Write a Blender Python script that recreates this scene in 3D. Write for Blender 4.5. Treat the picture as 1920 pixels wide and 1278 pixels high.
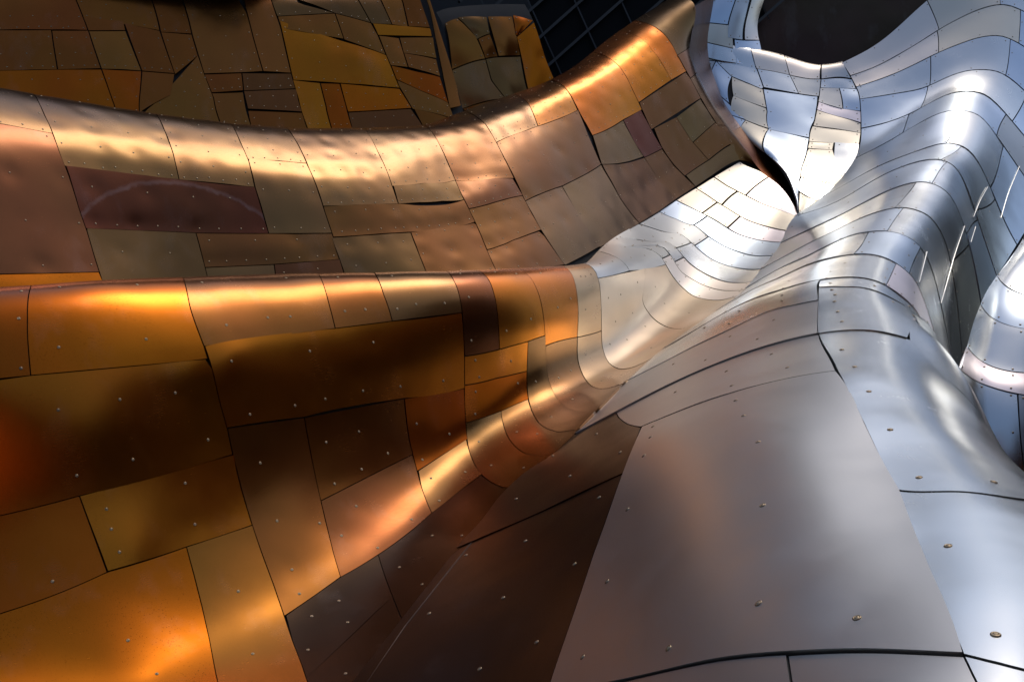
import bpy, math, random
import numpy as np
from mathutils import Vector, Matrix

# ------------------------------------------------------------------ camera, sky, sun, exposure
for o in list(bpy.data.objects):
    bpy.data.objects.remove(o)
SC = bpy.context.scene
W, H, F = 1920.0, 1278.0, 1900.0          # photograph size and focal length in its pixels
PITCH = math.radians(8.0)                  # the camera looks slightly down
CAM = np.array([0.0, 0.0, 3.4])
FWD = np.array([0.0, math.cos(PITCH), -math.sin(PITCH)])
UPV = np.array([0.0, math.sin(PITCH), math.cos(PITCH)])
RGT = np.array([1.0, 0.0, 0.0])
cd = bpy.data.cameras.new('camera')
cd.sensor_width = 36.0
cd.lens = 36.0 * F / W
cd.clip_start = 0.05
cd.clip_end = 3000.0
cam = bpy.data.objects.new('camera', cd)
SC.collection.objects.link(cam)
cam.location = CAM
cam.rotation_euler = (math.radians(90) - PITCH, 0, 0)
SC.camera = cam

SUN_EL, SUN_AZ = math.radians(58), math.radians(35)      # azimuth clockwise from +Y (straight ahead)
world = bpy.data.worlds.new('World')
SC.world = world
world.use_nodes = True
wn = world.node_tree
sky = wn.nodes.new('ShaderNodeTexSky')
sky.sky_type = 'NISHITA'
sky.sun_disc = False
sky.sun_elevation = SUN_EL
sky.sun_rotation = SUN_AZ
sky.air_density = 1.0
sky.dust_density = 2.0
sky.ozone_density = 0.3
bg = wn.nodes['Background']
bg.inputs['Strength'].default_value = 0.15
wn.links.new(sky.outputs[0], bg.inputs['Color'])
sd = bpy.data.lights.new('sun', 'SUN')
sd.energy = 0.62
sd.angle = math.radians(18)      # soft: the photograph has no hard shadow edges
sd.color = (1.0, 0.93, 0.82)
sun = bpy.data.objects.new('sun', sd)
SC.collection.objects.link(sun)
sdir = Vector((math.sin(SUN_AZ) * math.cos(SUN_EL), math.cos(SUN_AZ) * math.cos(SUN_EL), math.sin(SUN_EL)))
sun.rotation_euler = sdir.to_track_quat('Z', 'Y').to_euler()
sun.location = (0, 0, 30)
SC.view_settings.view_transform = 'Standard'
SC.view_settings.look = 'None'
SC.view_settings.gamma = 1.0
SC.view_settings.exposure = 0.22
SC.cycles.max_bounces = 10
SC.cycles.glossy_bounces = 6
SC.cycles.sample_clamp_indirect = 6.0

rng = np.random.default_rng(7)
random.seed(7)

# ------------------------------------------------------------------ helpers
def wpt(p):
    """(px, py, depth) arrays -> world points"""
    p = np.array(p, float)
    p[..., 2] = np.where(p[..., 2] > 9, 9 + 5 * (1 - np.exp(-(p[..., 2] - 9) / 5)), p[..., 2])     # far depths were traced too long
    x = (p[..., 0] - W / 2) / F * p[..., 2]
    y = -(p[..., 1] - H / 2) / F * p[..., 2]
    return CAM + x[..., None] * RGT + y[..., None] * UPV + p[..., 2:3] * FWD

def proj(P):
    q = P - CAM
    z = q @ FWD
    return np.stack([q @ RGT / z * F + W / 2, -(q @ UPV) / z * F + H / 2], -1)

def spline_matrix(t, tq):
    """rows: natural cubic spline weights of the knots t for each query tq"""
    n = len(t); h = np.diff(t)
    A = np.zeros((n, n)); B = np.zeros((n, n))
    A[0, 0] = A[-1, -1] = 1
    for i in range(1, n - 1):
        A[i, i-1], A[i, i], A[i, i+1] = h[i-1], 2 * (h[i-1] + h[i]), h[i]
        B[i, i-1] += 6 / h[i-1]; B[i, i] -= 6 / h[i-1] + 6 / h[i]; B[i, i+1] += 6 / h[i]
    M = np.linalg.solve(A, B)
    i = np.clip(np.searchsorted(t, tq, side='right') - 1, 0, n - 2)
    a = (t[i+1] - tq) / h[i]; b = 1 - a; I = np.eye(n)
    return (a[:, None] * I[i] + b[:, None] * I[i+1] + ((a**3 - a)[:, None] * M[i] + (b**3 - b)[:, None] * M[i+1]) * (h[i]**2 / 6)[:, None])

class Surf:
    """a lofted sheet: a grid of control points [section][k] interpolated by cubic splines; u = section index, v = k index"""
    def __init__(self, sections, sub=24, vmin=0.0, smooth=(0, 0)):
        P = wpt(np.array(sections, float))
        nu, nv = P.shape[:2]
        self.nu, self.nv, self.sub = nu, nv, sub
        du = np.linalg.norm(np.diff(P, axis=0), axis=2).mean(1) ** .5
        dv = np.linalg.norm(np.diff(P, axis=1), axis=2).mean(0) ** .5
        tu, tv = np.r_[0, np.cumsum(du)], np.r_[0, np.cumsum(dv)]
        iu = np.linspace(0, nu - 1, (nu - 1) * sub + 1); iv = np.linspace(0, nv - 1, (nv - 1) * sub + 1)
        Mu = spline_matrix(tu, np.interp(iu, np.arange(nu), tu)); Mv = spline_matrix(tv, np.interp(iv, np.arange(nv), tv))
        S = np.einsum('ai,ijk->ajk', Mu, P); S = np.einsum('bj,ajk->abk', Mv, S)
        for _ in range(smooth[0]):
            S[1:-1] = .25 * S[:-2] + .5 * S[1:-1] + .25 * S[2:]
        for _ in range(smooth[1]):
            S[:, 1:-1] = .25 * S[:, :-2] + .5 * S[:, 1:-1] + .25 * S[:, 2:]
        self.S = S
        gu = np.gradient(S, axis=0); gv = np.gradient(S, axis=1)
        N = np.cross(gu, gv); N /= np.linalg.norm(N, axis=2, keepdims=True) + 1e-12
        self.N = N
        self.flip = 1.0
        # outward = towards the camera on most of the visible part
        vd = S - CAM
        j0 = int(vmin * sub)
        if ((N * vd).sum(2)[:, j0:] > 0).mean() > .5:
            self.flip = -1.0; self.N = -N
        self.px = proj(S)
        front = ((self.N * vd).sum(2) < 0)
        self.valid = front.copy(); self.valid[:, :j0] = False
    def ev(self, uv, which='S'):
        A = self.S if which == 'S' else self.N
        a = np.clip(uv[..., 0] * self.sub, 0, A.shape[0] - 1.0001); b = np.clip(uv[..., 1] * self.sub, 0, A.shape[1] - 1.0001)
        i = a.astype(int); j = b.astype(int); fa = (a - i)[..., None]; fb = (b - j)[..., None]
        r = (A[i, j] * (1 - fa) + A[i+1, j] * fa) * (1 - fb) + (A[i, j+1] * (1 - fa) + A[i+1, j+1] * fa) * fb
        if which != 'S':
            r = r / (np.linalg.norm(r, axis=-1, keepdims=True) + 1e-12)
        return r
    def inv(self, pts):
        """pixels -> (u, v) on the visible side"""
        pts = np.asarray(pts, float).reshape(-1, 2)
        I, J = np.nonzero(self.valid)
        G = self.px[I, J]
        out = np.zeros((len(pts), 2))
        for n, p in enumerate(pts):
            k = np.argmin(((G - p) ** 2).sum(1))
            uv = np.array([I[k], J[k]], float) / self.sub
            best = uv.copy(); eb = ((G[k] - p) ** 2).sum()
            for _ in range(4):
                e = 0.02
                q = proj(self.ev(np.array([uv, uv + [e, 0], uv + [0, e]])))
                Jm = np.stack([(q[1] - q[0]) / e, (q[2] - q[0]) / e], 1)
                try:
                    st = np.linalg.lstsq(Jm, p - q[0], rcond=1e-3)[0]
                except Exception:
                    break
                st = np.clip(st, -.06, .06)
                uv = np.clip(uv + st, 0, [self.nu - 1, self.nv - 1])
                er = ((proj(self.ev(uv[None]))[0] - p) ** 2).sum()
                if er < eb:
                    eb = er; best = uv.copy()
            out[n] = best
        return out

def link(o, parent=None):
    SC.collection.objects.link(o)
    if parent is not None:
        o.parent = parent
        if parent.type == 'EMPTY':
            o.matrix_parent_inverse = Matrix.Translation(-parent.location)
    return o

def mesh_obj(name, V, Fc, mat, parent=None, smooth=True):
    me = bpy.data.meshes.new(name)
    me.from_pydata([tuple(v) for v in V], [], [tuple(f) for f in Fc])
    if smooth:
        me.polygons.foreach_set('use_smooth', [True] * len(me.polygons))
    me.update()
    if mat is not None:
        me.materials.append(mat)
    return link(bpy.data.objects.new(name, me), parent)

def thing(name, label, cat, loc=(0, 0, 0), kind=None, group=None):
    o = bpy.data.objects.new(name, None)
    o.empty_display_size = .2
    link(o)
    o.location = loc
    o['label'] = label
    o['category'] = cat
    o['kind'] = kind or 'thing'
    if group: o['group'] = group
    return o

# ------------------------------------------------------------------ materials
def metal(name, col, rough=.3, var=.12, speck=0.0, streak=0.0, bump=.25, bscale=2.2, metallic=1.0, grain=(26, 26, 240), dust=.22, arc=None, rvar=.14):
    """weathered sheet metal: colour, grain, specks and fine relief only"""
    m = bpy.data.materials.new(name); m.use_nodes = True
    nt = m.node_tree; N = nt.nodes; L = nt.links
    b = N['Principled BSDF']
    b.inputs['Metallic'].default_value = metallic
    tc = N.new('ShaderNodeTexCoord')
    oi = N.new('ShaderNodeObjectInfo')
    # every sheet is a little different from its neighbour
    mp = N.new('ShaderNodeVectorMath'); mp.operation = 'ADD'
    sc = N.new('ShaderNodeVectorMath'); sc.operation = 'SCALE'
    sc.inputs[0].default_value = (37.0, 19.0, 53.0)
    L.new(oi.outputs['Random'], sc.inputs['Scale'])
    L.new(tc.outputs['Object'], mp.inputs[0]); L.new(sc.outputs[0], mp.inputs[1])
    V = mp.outputs[0]
    n1 = N.new('ShaderNodeTexNoise'); n1.inputs['Scale'].default_value = 1.7; n1.inputs['Detail'].default_value = 3
    L.new(V, n1.inputs['Vector'])
    hsv = N.new('ShaderNodeHueSaturation')
    hsv.inputs['Color'].default_value = (*col, 1)
    mr = N.new('ShaderNodeMapRange')
    mr.inputs['To Min'].default_value = 1 - var; mr.inputs['To Max'].default_value = 1 + var
    L.new(n1.outputs[0], mr.inputs['Value']); 
    mr2 = N.new('ShaderNodeMapRange')
    mr2.inputs['To Min'].default_value = 1 - var * .9; mr2.inputs['To Max'].default_value = 1 + var * .9
    L.new(oi.outputs['Random'], mr2.inputs['Value'])
    mm = N.new('ShaderNodeMath'); mm.operation = 'MULTIPLY'
    L.new(mr.outputs[0], mm.inputs[0]); L.new(mr2.outputs[0], mm.inputs[1])
    L.new(mm.outputs[0], hsv.inputs['Value'])
    n4 = N.new('ShaderNodeTexNoise'); n4.inputs['Scale'].default_value = 0.9; n4.inputs['Detail'].default_value = 2
    L.new(V, n4.inputs['Vector'])
    mh = N.new('ShaderNodeMapRange'); mh.inputs['From Min'].default_value = .3; mh.inputs['From Max'].default_value = .7
    mh.inputs['To Min'].default_value = .5 - var * .1; mh.inputs['To Max'].default_value = .5 + var * .1
    L.new(n4.outputs[0], mh.inputs['Value']); L.new(mh.outputs[0], hsv.inputs['Hue'])
    cout = hsv.outputs[0]
    n2 = N.new('ShaderNodeTexNoise'); n2.inputs['Scale'].default_value = 260; n2.inputs['Detail'].default_value = 2
    L.new(tc.outputs['Object'], n2.inputs['Vector'])
    if speck > 0:
        vo = N.new('ShaderNodeTexVoronoi'); vo.inputs['Scale'].default_value = 85
        L.new(V, vo.inputs['Vector'])
        n5 = N.new('ShaderNodeTexNoise'); n5.inputs['Scale'].default_value = 6; n5.inputs['Detail'].default_value = 3
        L.new(V, n5.inputs['Vector'])
        th = N.new('ShaderNodeMath'); th.operation = 'MULTIPLY_ADD'
        th.inputs[1].default_value = .42; th.inputs[2].default_value = -.06
        L.new(n5.outputs[0], th.inputs[0])
        lt = N.new('ShaderNodeMath'); lt.operation = 'LESS_THAN'
        L.new(vo.outputs['Distance'], lt.inputs[0]); L.new(th.outputs[0], lt.inputs[1])
        fm = N.new('ShaderNodeMath'); fm.operation = 'MULTIPLY'; fm.inputs[1].default_value = speck
        L.new(lt.outputs[0], fm.inputs[0])
        mx = N.new('ShaderNodeMixRGB'); mx.blend_type = 'MULTIPLY'
        mx.inputs['Color2'].default_value = (.35, .28, .22, 1)
        L.new(fm.outputs[0], mx.inputs['Fac']); L.new(cout, mx.inputs['Color1'])
        cout = mx.outputs[0]
    mpd = N.new('ShaderNodeMapping'); mpd.inputs['Scale'].default_value = (2.2, 2.2, .9); mpd.inputs['Rotation'].default_value = (.4, .5, .3)
    L.new(V, mpd.inputs['Vector'])
    nd = N.new('ShaderNodeTexNoise'); nd.inputs['Scale'].default_value = 1.6; nd.inputs['Detail'].default_value = 7; nd.inputs['Roughness'].default_value = .62
    L.new(mpd.outputs[0], nd.inputs['Vector'])
    rd = N.new('ShaderNodeMapRange'); rd.inputs['From Min'].default_value = .56; rd.inputs['From Max'].default_value = .78; rd.inputs['To Max'].default_value = dust
    L.new(nd.outputs[0], rd.inputs['Value'])
    mask = rd.outputs[0]
    if arc is not None:       # a scuffed arc worn into the sheet
        vd = N.new('ShaderNodeVectorMath'); vd.operation = 'DISTANCE'; vd.inputs[1].default_value = arc[0]
        L.new(tc.outputs['Object'], vd.inputs[0])
        na = N.new('ShaderNodeTexNoise'); na.inputs['Scale'].default_value = 14; na.inputs['Detail'].default_value = 6
        L.new(tc.outputs['Object'], na.inputs['Vector'])
        ma = N.new('ShaderNodeMath'); ma.operation = 'MULTIPLY_ADD'; ma.inputs[1].default_value = .05; ma.inputs[2].default_value = -arc[1] - .025
        L.new(na.outputs[0], ma.inputs[0])
        mb_ = N.new('ShaderNodeMath'); mb_.operation = 'ADD'; L.new(vd.outputs['Value'], mb_.inputs[0]); L.new(ma.outputs[0], mb_.inputs[1])
        mc = N.new('ShaderNodeMath'); mc.operation = 'ABSOLUTE'; L.new(mb_.outputs[0], mc.inputs[0])
        mf = N.new('ShaderNodeMapRange'); mf.inputs['From Min'].default_value = .002; mf.inputs['From Max'].default_value = .022; mf.inputs['To Min'].default_value = .26; mf.inputs['To Max'].default_value = 0
        L.new(mc.outputs[0], mf.inputs['Value'])
        mg = N.new('ShaderNodeMath'); mg.operation = 'MULTIPLY'; L.new(mf.outputs[0], mg.inputs[0]); L.new(na.outputs[0], mg.inputs[1])
        mx_ = N.new('ShaderNodeMath'); mx_.operation = 'MAXIMUM'; L.new(mg.outputs[0], mx_.inputs[0]); L.new(mask, mx_.inputs[1])
        mask = mx_.outputs[0]
    mxd = N.new('ShaderNodeMixRGB'); mxd.inputs['Color2'].default_value = (*[min(1, c * .8 + .22) for c in col], 1)
    L.new(mask, mxd.inputs['Fac']); L.new(cout, mxd.inputs['Color1'])
    L.new(mxd.outputs[0], b.inputs['Base Color'])
    rr = N.new('ShaderNodeMapRange')
    rr.inputs['To Min'].default_value = rough * (1 - rvar); rr.inputs['To Max'].default_value = rough * (1 + rvar)
    n3 = N.new('ShaderNodeTexNoise'); n3.inputs['Scale'].default_value = 5; n3.inputs['Detail'].default_value = 5
    L.new(V, n3.inputs['Vector']); L.new(n3.outputs[0], rr.inputs['Value'])
    mpg = N.new('ShaderNodeMapping'); mpg.inputs['Scale'].default_value = grain
    L.new(tc.outputs['Object'], mpg.inputs['Vector'])
    ng = N.new('ShaderNodeTexNoise'); ng.inputs['Scale'].default_value = 1.0; ng.inputs['Detail'].default_value = 4
    L.new(mpg.outputs[0], ng.inputs['Vector'])
    ad = N.new('ShaderNodeMath'); ad.operation = 'MULTIPLY_ADD'; ad.inputs[1].default_value = .07; ad.inputs[2].default_value = -.035
    L.new(ng.outputs[0], ad.inputs[0])
    ad2 = N.new('ShaderNodeMath'); ad2.operation = 'ADD'; ad2.use_clamp = True
    L.new(rr.outputs[0], ad2.inputs[0]); L.new(ad.outputs[0], ad2.inputs[1])
    ad3 = N.new('ShaderNodeMath'); ad3.operation = 'MULTIPLY_ADD'; ad3.inputs[1].default_value = .5; ad3.use_clamp = True
    L.new(mask, ad3.inputs[0]); L.new(ad2.outputs[0], ad3.inputs[2])
    L.new(ad3.outputs[0], b.inputs['Roughness'])
    # relief: slow oil-canning plus fine grain
    nb = N.new('ShaderNodeTexNoise'); nb.inputs['Scale'].default_value = bscale; nb.inputs['Detail'].default_value = 1.5
    L.new(V, nb.inputs['Vector'])
    bp = N.new('ShaderNodeBump'); bp.inputs['Strength'].default_value = bump; bp.inputs['Distance'].default_value = .03
    L.new(nb.outputs[0], bp.inputs['Height'])
    bp2 = N.new('ShaderNodeBump'); bp2.inputs['Strength'].default_value = .012 + .25 * streak; bp2.inputs['Distance'].default_value = .0012
    L.new(n2.outputs[0], bp2.inputs['Height']); L.new(bp.outputs[0], bp2.inputs['Normal'])
    L.new(bp2.outputs[0], b.inputs['Normal'])
    return m

def dull(name, col, rough=.7, metallic=0.0):
    m = bpy.data.materials.new(name); m.use_nodes = True
    N = m.node_tree.nodes; L = m.node_tree.links
    b = N['Principled BSDF']
    b.inputs['Metallic'].default_value = metallic
    b.inputs['Roughness'].default_value = rough
    tc = N.new('ShaderNodeTexCoord'); n = N.new('ShaderNodeTexNoise')
    n.inputs['Scale'].default_value = 3; n.inputs['Detail'].default_value = 6
    L.new(tc.outputs['Object'], n.inputs['Vector'])
    r = N.new('ShaderNodeValToRGB')
    r.color_ramp.elements[0].color = (*[c * .75 for c in col], 1); r.color_ramp.elements[1].color = (*[min(1, c * 1.25) for c in col], 1)
    L.new(n.outputs[0], r.inputs['Fac']); L.new(r.outputs[0], b.inputs['Base Color'])
    return m

GOLD = dict(rough=.25, var=.07, dust=.08)
MATS = {
    # gold family
    'o': metal('orange_gold_metal', (.42, .105, .007), speck=.6, **GOLD),
    'g': metal('gold_metal', (.39, .115, .010), speck=.5, **GOLD),
    'y': metal('pale_gold_metal', (.290, .108, .018), speck=.3, **GOLD),
    'b': metal('bronze_metal', (.235, .085, .019), **GOLD),
    't': metal('tan_bronze_metal', (.190, .092, .032), **GOLD),
    'p': metal('plum_bronze_metal', (.160, .057, .018), **GOLD),
    'r': metal('rust_red_metal', (.33, .075, .007), speck=.4, **GOLD),
    'm': metal('maroon_metal', (.105, .034, .017), **GOLD),
    'l': metal('olive_metal', (.160, .080, .027), **GOLD),
    'd': metal('dark_bronze_metal', (.21, .066, .014), **GOLD),
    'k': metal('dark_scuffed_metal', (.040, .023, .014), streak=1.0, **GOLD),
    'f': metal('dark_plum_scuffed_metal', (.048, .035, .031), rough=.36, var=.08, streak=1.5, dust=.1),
    'T': metal('brown_tan_metal', (.150, .079, .031), **GOLD),
    'B': metal('brown_bronze_metal', (.138, .058, .018), **GOLD),
    'P': metal('brown_plum_metal', (.125, .049, .020), **GOLD),
    'L': metal('brown_olive_metal', (.130, .070, .026), **GOLD),
    'x': metal('light_bronze_metal', (.40, .26, .14), rough=.29, var=.05, dust=.06),
    'e': metal('champagne_metal', (.54, .42, .29), rough=.31, var=.04, dust=.06),
    # silver family
    's': metal('silver_metal', rvar=.06, grain=(220, 14, 60), col=(.58, .60, .60), rough=.25, var=.05, dust=.07),
    'w': metal('warm_silver_metal', rvar=.06, grain=(220, 14, 60), col=(.64, .58, .52), rough=.40, var=.05, dust=.07),
    'c': metal('cream_silver_metal', rvar=.06, grain=(220, 14, 60), col=(.58, .53, .44), rough=.44, var=.05, dust=.07),
    'u': metal('blue_silver_metal', rvar=.06, grain=(220, 14, 60), col=(.48, .55, .63), rough=.30, var=.05, dust=.07),
    'v': metal('violet_silver_metal', rvar=.06, grain=(220, 14, 60), col=(.64, .58, .60), rough=.42, var=.05, dust=.07),
    'h': metal('grey_silver_metal', rvar=.06, grain=(220, 14, 60), col=(.42, .43, .43), rough=.36, var=.07, dust=.07),
    'n': metal('taupe_metal', rvar=.06, grain=(220, 14, 60), col=(.44, .435, .425), rough=.40, var=.02, dust=.07),
}
M_BACK = dull('dark_backing', (.012, .011, .010), .8)
M_DARK = dull('dark_cladding', (.010, .009, .009), .6)
M_SCREW = metal('screw_steel', (.27, .21, .14), rough=.4, var=.1, bump=0)
M_TRIM = metal('aluminium_trim', (.80, .82, .85), rough=.25, var=.05)

# ------------------------------------------------------------------ panels on a sheet
def polyline_nearest(poly, p):
    best = (1e9, 0, None)
    s = 0
    for a, b in zip(poly[:-1], poly[1:]):
        a = np.array(a, float); b = np.array(b, float); d = b - a; l = np.hypot(*d)
        t = np.clip(np.dot(p - a, d) / (l * l + 1e-9), 0, 1)
        q = a + t * d; e = np.hypot(*(q - p))
        if e < best[0]:
            best = (e, s + t * l, q)
        s += l
    return best

def sub_poly(poly, s0, s1):
    P = np.array(poly, float); cs = np.r_[0, np.cumsum(np.hypot(*np.diff(P, axis=0).T))]
    lo, hi = min(s0, s1), max(s0, s1)
    ss = [lo] + [c for c in cs if lo + .5 < c < hi - .5] + [hi]
    R = np.stack([np.interp(ss, cs, P[:, 0]), np.interp(ss, cs, P[:, 1])], 1)
    return R if s0 <= s1 else R[::-1]

def resample(c, n):
    cs = np.r_[0, np.cumsum(np.hypot(*np.diff(c, axis=0).T))]
    if cs[-1] < 1e-9:
        return np.repeat(c[:1], n, 0)
    t = np.linspace(0, cs[-1], n)
    return np.stack([np.interp(t, cs, c[:, 0]), np.interp(t, cs, c[:, 1])], 1)

SCREW_ME = {}
def screw_mesh(r, fine):
    key = (round(r, 4), fine)
    if key in SCREW_ME:
        return SCREW_ME[key]
    n = 14 if fine else 8
    prof = [(1.0, 0.0), (1.0, .16), (.86, .30), (.66, .30), (.60, .18), (.50, .34), (.30, .42), (.16, .42), (.12, .2), (0, .2)] if fine else [(1.0, 0), (.9, .3), (.45, .5), (0, .55)]
    V, Fc = [], []
    for (a, z) in prof[:-1]:
        for i in range(n):
            t = 2 * math.pi * i / n
            V.append((a * r * math.cos(t), a * r * math.sin(t), z * r))
    V.append((0, 0, prof[-1][1] * r)); c = len(V) - 1
    for k in range(len(prof) - 2):
        for i in range(n):
            j = (i + 1) % n
            Fc.append((k * n + i, k * n + j, (k + 1) * n + j, (k + 1) * n + i))
    k = len(prof) - 2
    for i in range(n):
        Fc.append((k * n + i, k * n + (i + 1) % n, c))
    me = bpy.data.meshes.new('screw')
    me.from_pydata(V, [], Fc)
    me.polygons.foreach_set('use_smooth', [True] * len(Fc))
    me.materials.append(M_SCREW)
    SCREW_ME[key] = (me, np.array(V), Fc)
    return SCREW_ME[key]

class Clad:
    def __init__(self, root, surf, seams=(), res=6.0, gap=.004, lift=.012, screw_r=.010, single=False, dent=.0015, pillow=.002, vtop=0.0, step=.004, wave=.004):
        self.root, self.s, self.seams = root, surf, [np.array(q, float) for q in seams]
        self.res, self.gap, self.lift, self.sr, self.single, self.dent, self.pillow, self.vtop, self.step, self.wave = res, gap, lift, screw_r, single, dent, pillow, vtop, step, wave
        self.bulkV, self.bulkF, self.nb = [], [], 0
    def backing(self, off=-.012, stepk=3):
        S = self.s.S[::stepk, ::stepk] + self.s.N[::stepk, ::stepk] * off
        n, m = S.shape[:2]
        idx = np.arange(n * m).reshape(n, m)
        Fc = np.stack([idx[:-1, :-1], idx[1:, :-1], idx[1:, 1:], idx[:-1, 1:]], -1).reshape(-1, 4)
        mesh_obj('backing_sheet', S.reshape(-1, 3), Fc, M_BACK, self.root)
    def edge(self, a, b):
        a = np.array(a, float); b = np.array(b, float)
        best = None
        for q in self.seams:
            ea, sa, pa = polyline_nearest(q, a); eb, sb, pb = polyline_nearest(q, b)
            if ea < 7 and eb < 7 and abs(sa - sb) > 3 and (best is None or ea + eb < best[0]):
                best = (ea + eb, sub_poly(q, sa, sb))
        if best is not None:
            P = best[1].copy()
        else:
            P = np.array([a, b])
        # enough points that the pixel line stays a line on the sheet
        n = int(max(2, min(9, np.hypot(*(P[-1] - P[0])) / 30)))
        if len(P) == 2:
            P = np.array([P[0] + (P[1] - P[0]) * t for t in np.linspace(0, 1, n)])
        return P
    def px(self, corners, mat, flags='', **kw):
        """a sheet given by its four corners in the photograph: TL, TR, BR, BL"""
        TL, TR, BR, BL = corners
        E = [self.edge(TL, TR), self.edge(TR, BR), self.edge(BL, BR), self.edge(TL, BL)]
        U = [self.s.inv(e) for e in E]
        if 't' in flags:      # rolls over the crest
            for k, e in ((1, 0), (3, 0)):
                U[k] = np.vstack([[U[k][0][0], self.vtop], U[k]])
            U[0][:, 1] = self.vtop
        if 'r' in flags:
            for k in (0, 2):
                U[k] = np.vstack([U[k], [U[k][-1][0], self.s.nv - 1.0]])
            U[1][:, 1] = self.s.nv - 1.0
        if 'b' in flags:
            for k in (1, 3):
                U[k] = np.vstack([U[k], [U[k][-1][0], self.s.nv - 1.0]])
            U[2][:, 1] = self.s.nv - 1.0
        if 'l' in flags:
            for k in (0, 2):
                U[k] = np.vstack([[U[k][0][0], 0.0], U[k]])
            U[3][:, 1] = 0.0
        # shared corners
        U[3][0] = U[0][0]; U[1][0] = U[0][-1]; U[2][0] = U[3][-1]; U[2][-1] = U[1][-1]
        return self.patch(U, mat, **kw)
    def uv(self, c00, c10, c11, c01, mat, n=9, **kw):
        """corners in sheet coordinates, same order TL TR BR BL"""
        ln = lambda a, b: np.array([np.array(a, float) + (np.array(b, float) - np.array(a, float)) * t for t in np.linspace(0, 1, n)])
        return self.patch([ln(c00, c10), ln(c10, c11), ln(c01, c11), ln(c00, c01)], mat, **kw)
    def patch(self, U, mat, screws='std', tilt=0.0, lift=None, sp=None, pillow=None, label=None, dent=None, curl=0.0, dents=()):
        s = self.s
        T, R, Bt, Lf = U
        # length of the edges in pixels and metres decides the grid
        def ln(c):
            q = s.ev(c); return np.linalg.norm(np.diff(q, axis=0), axis=1).sum()
        def lpx(c):
            q = proj(s.ev(c)); return np.hypot(*np.diff(q, axis=0).T).sum()
        wm = max(ln(T), ln(Bt)); hm = max(ln(Lf), ln(R))
        n = int(np.clip(max(lpx(T), lpx(Bt)) / self.res, 6, 56)); m = int(np.clip(max(lpx(Lf), lpx(R)) / self.res, 6, 56))
        T, Bt = resample(T, 65), resample(Bt, 65); Lf, R = resample(Lf, 65), resample(R, 65)
        dm = float(np.clip(((s.ev(T[len(T) // 2][None])[0] - CAM) @ FWD) / 5.5, .75, 1.7))
        gs = min(.2, self.gap * dm / max(wm, .01)); gt = min(.2, self.gap * dm / max(hm, .01))
        def coons(a, b):
            ia = np.clip(a, 0, 1) * 64; ib = np.clip(b, 0, 1) * 64
            g = lambda C, i: np.stack([np.interp(i, np.arange(65), C[:, 0]), np.interp(i, np.arange(65), C[:, 1])], -1)
            a = a[..., None]; b = b[..., None]
            return ((1 - b) * g(T, ia) + b * g(Bt, ia) + (1 - a) * g(Lf, ib) + a * g(R, ib)
                    - (1 - a) * (1 - b) * T[0] - a * (1 - b) * T[-1] - (1 - a) * b * Bt[0] - a * b * Bt[-1])
        a1 = np.linspace(gs, 1 - gs, n + 1); b1 = np.linspace(gt, 1 - gt, m + 1)
        A, B = np.meshgrid(a1, b1, indexing='ij')
        UV = coons(A, B)
        P = s.ev(UV); N = s.ev(UV, 'N')
        # screws: positions in (a, b)
        pos = []
        if screws:
            ia, ib = min(.25, .045 / max(wm, .01)), min(.25, .045 / max(hm, .01))
            sa = sp if sp else .21
            if screws == 'std':
                k = max(2, int(round(wm / (sa * .62))) + 1)
                pos += [(x, 1 - ib) for x in np.linspace(ia, 1 - ia, k)]
                k2 = max(2, int(round(wm / (sa * 1.25))) + 1); r2 = max(1, int(round(hm / (sa * 1.25))))
                for r in range(r2):
                    y = (r + .35) / r2 * (1 - 2 * ib) + ib * .6
                    if y > 1 - ib * 2.2: continue
                    pos += [(x, y) for x in np.linspace(ia, 1 - ia, k2)]
            elif screws == 'rows':
                k2 = max(2, int(round(wm / sa)) + 1); r2 = max(2, int(round(hm / sa)) + 1)
                for y in np.linspace(ib, 1 - ib, r2):
                    pos += [(x, y) for x in np.linspace(ia, 1 - ia, k2)]
            else:
                pos = list(screws)
        lf = self.lift + (rng.uniform(0, self.step) if lift is None else lift)
        pil = self.pillow if pillow is None else pillow
        off = lf + pil * (np.sin(math.pi * A) * np.sin(math.pi * B)) * rng.uniform(.3, 1.3)
        off = off + curl * (B ** 4)
        for (da, db, am, rd_) in dents:
            q_ = s.ev(coons(np.array([da]), np.array([db])))[0]
            off = off - am * np.exp(-((P - q_) ** 2).sum(2) / (2 * rd_ ** 2))
        if self.wave:         # slow buckling of the thin sheet
            for _ in range(4):
                kv = rng.normal(0, 1, 3); kv *= 2 * math.pi / rng.uniform(.35, 1.0) / np.linalg.norm(kv)
                off = off + self.wave * .5 * (np.sin(P @ kv + rng.uniform(0, 6.28)) - 0)
        if tilt:
            off = off + tilt * ((A - .5) * rng.uniform(-1, 1) + (B - .5) * rng.uniform(-1, 1))
        dn = self.dent if dent is None else dent
        Q = None
        if pos:
            pa = np.array(pos, float)
            pj = pa + rng.normal(0, .008, pa.shape)
            quv = coons(pj[:, 0], pj[:, 1]); Q = s.ev(quv); QN = s.ev(quv, 'N')
            if dn:
                for q in Q:
                    d2 = ((P - q) ** 2).sum(2)
                    off = off - dn * rng.uniform(.2, 1.4) * np.exp(-d2 / (2 * .05 ** 2))
        top = P + N * off[..., None]
        nn, mm_ = n + 1, m + 1
        V = top.reshape(-1, 3); idx = np.arange(nn * mm_).reshape(nn, mm_)
        Fc = np.stack([idx[:-1, :-1], idx[1:, :-1], idx[1:, 1:], idx[:-1, 1:]], -1).reshape(-1, 4)
        # thickness: a turned-down edge
        ring = np.r_[idx[:, 0], idx[-1, 1:], idx[-2::-1, -1], idx[0, -2:0:-1]]
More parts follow.
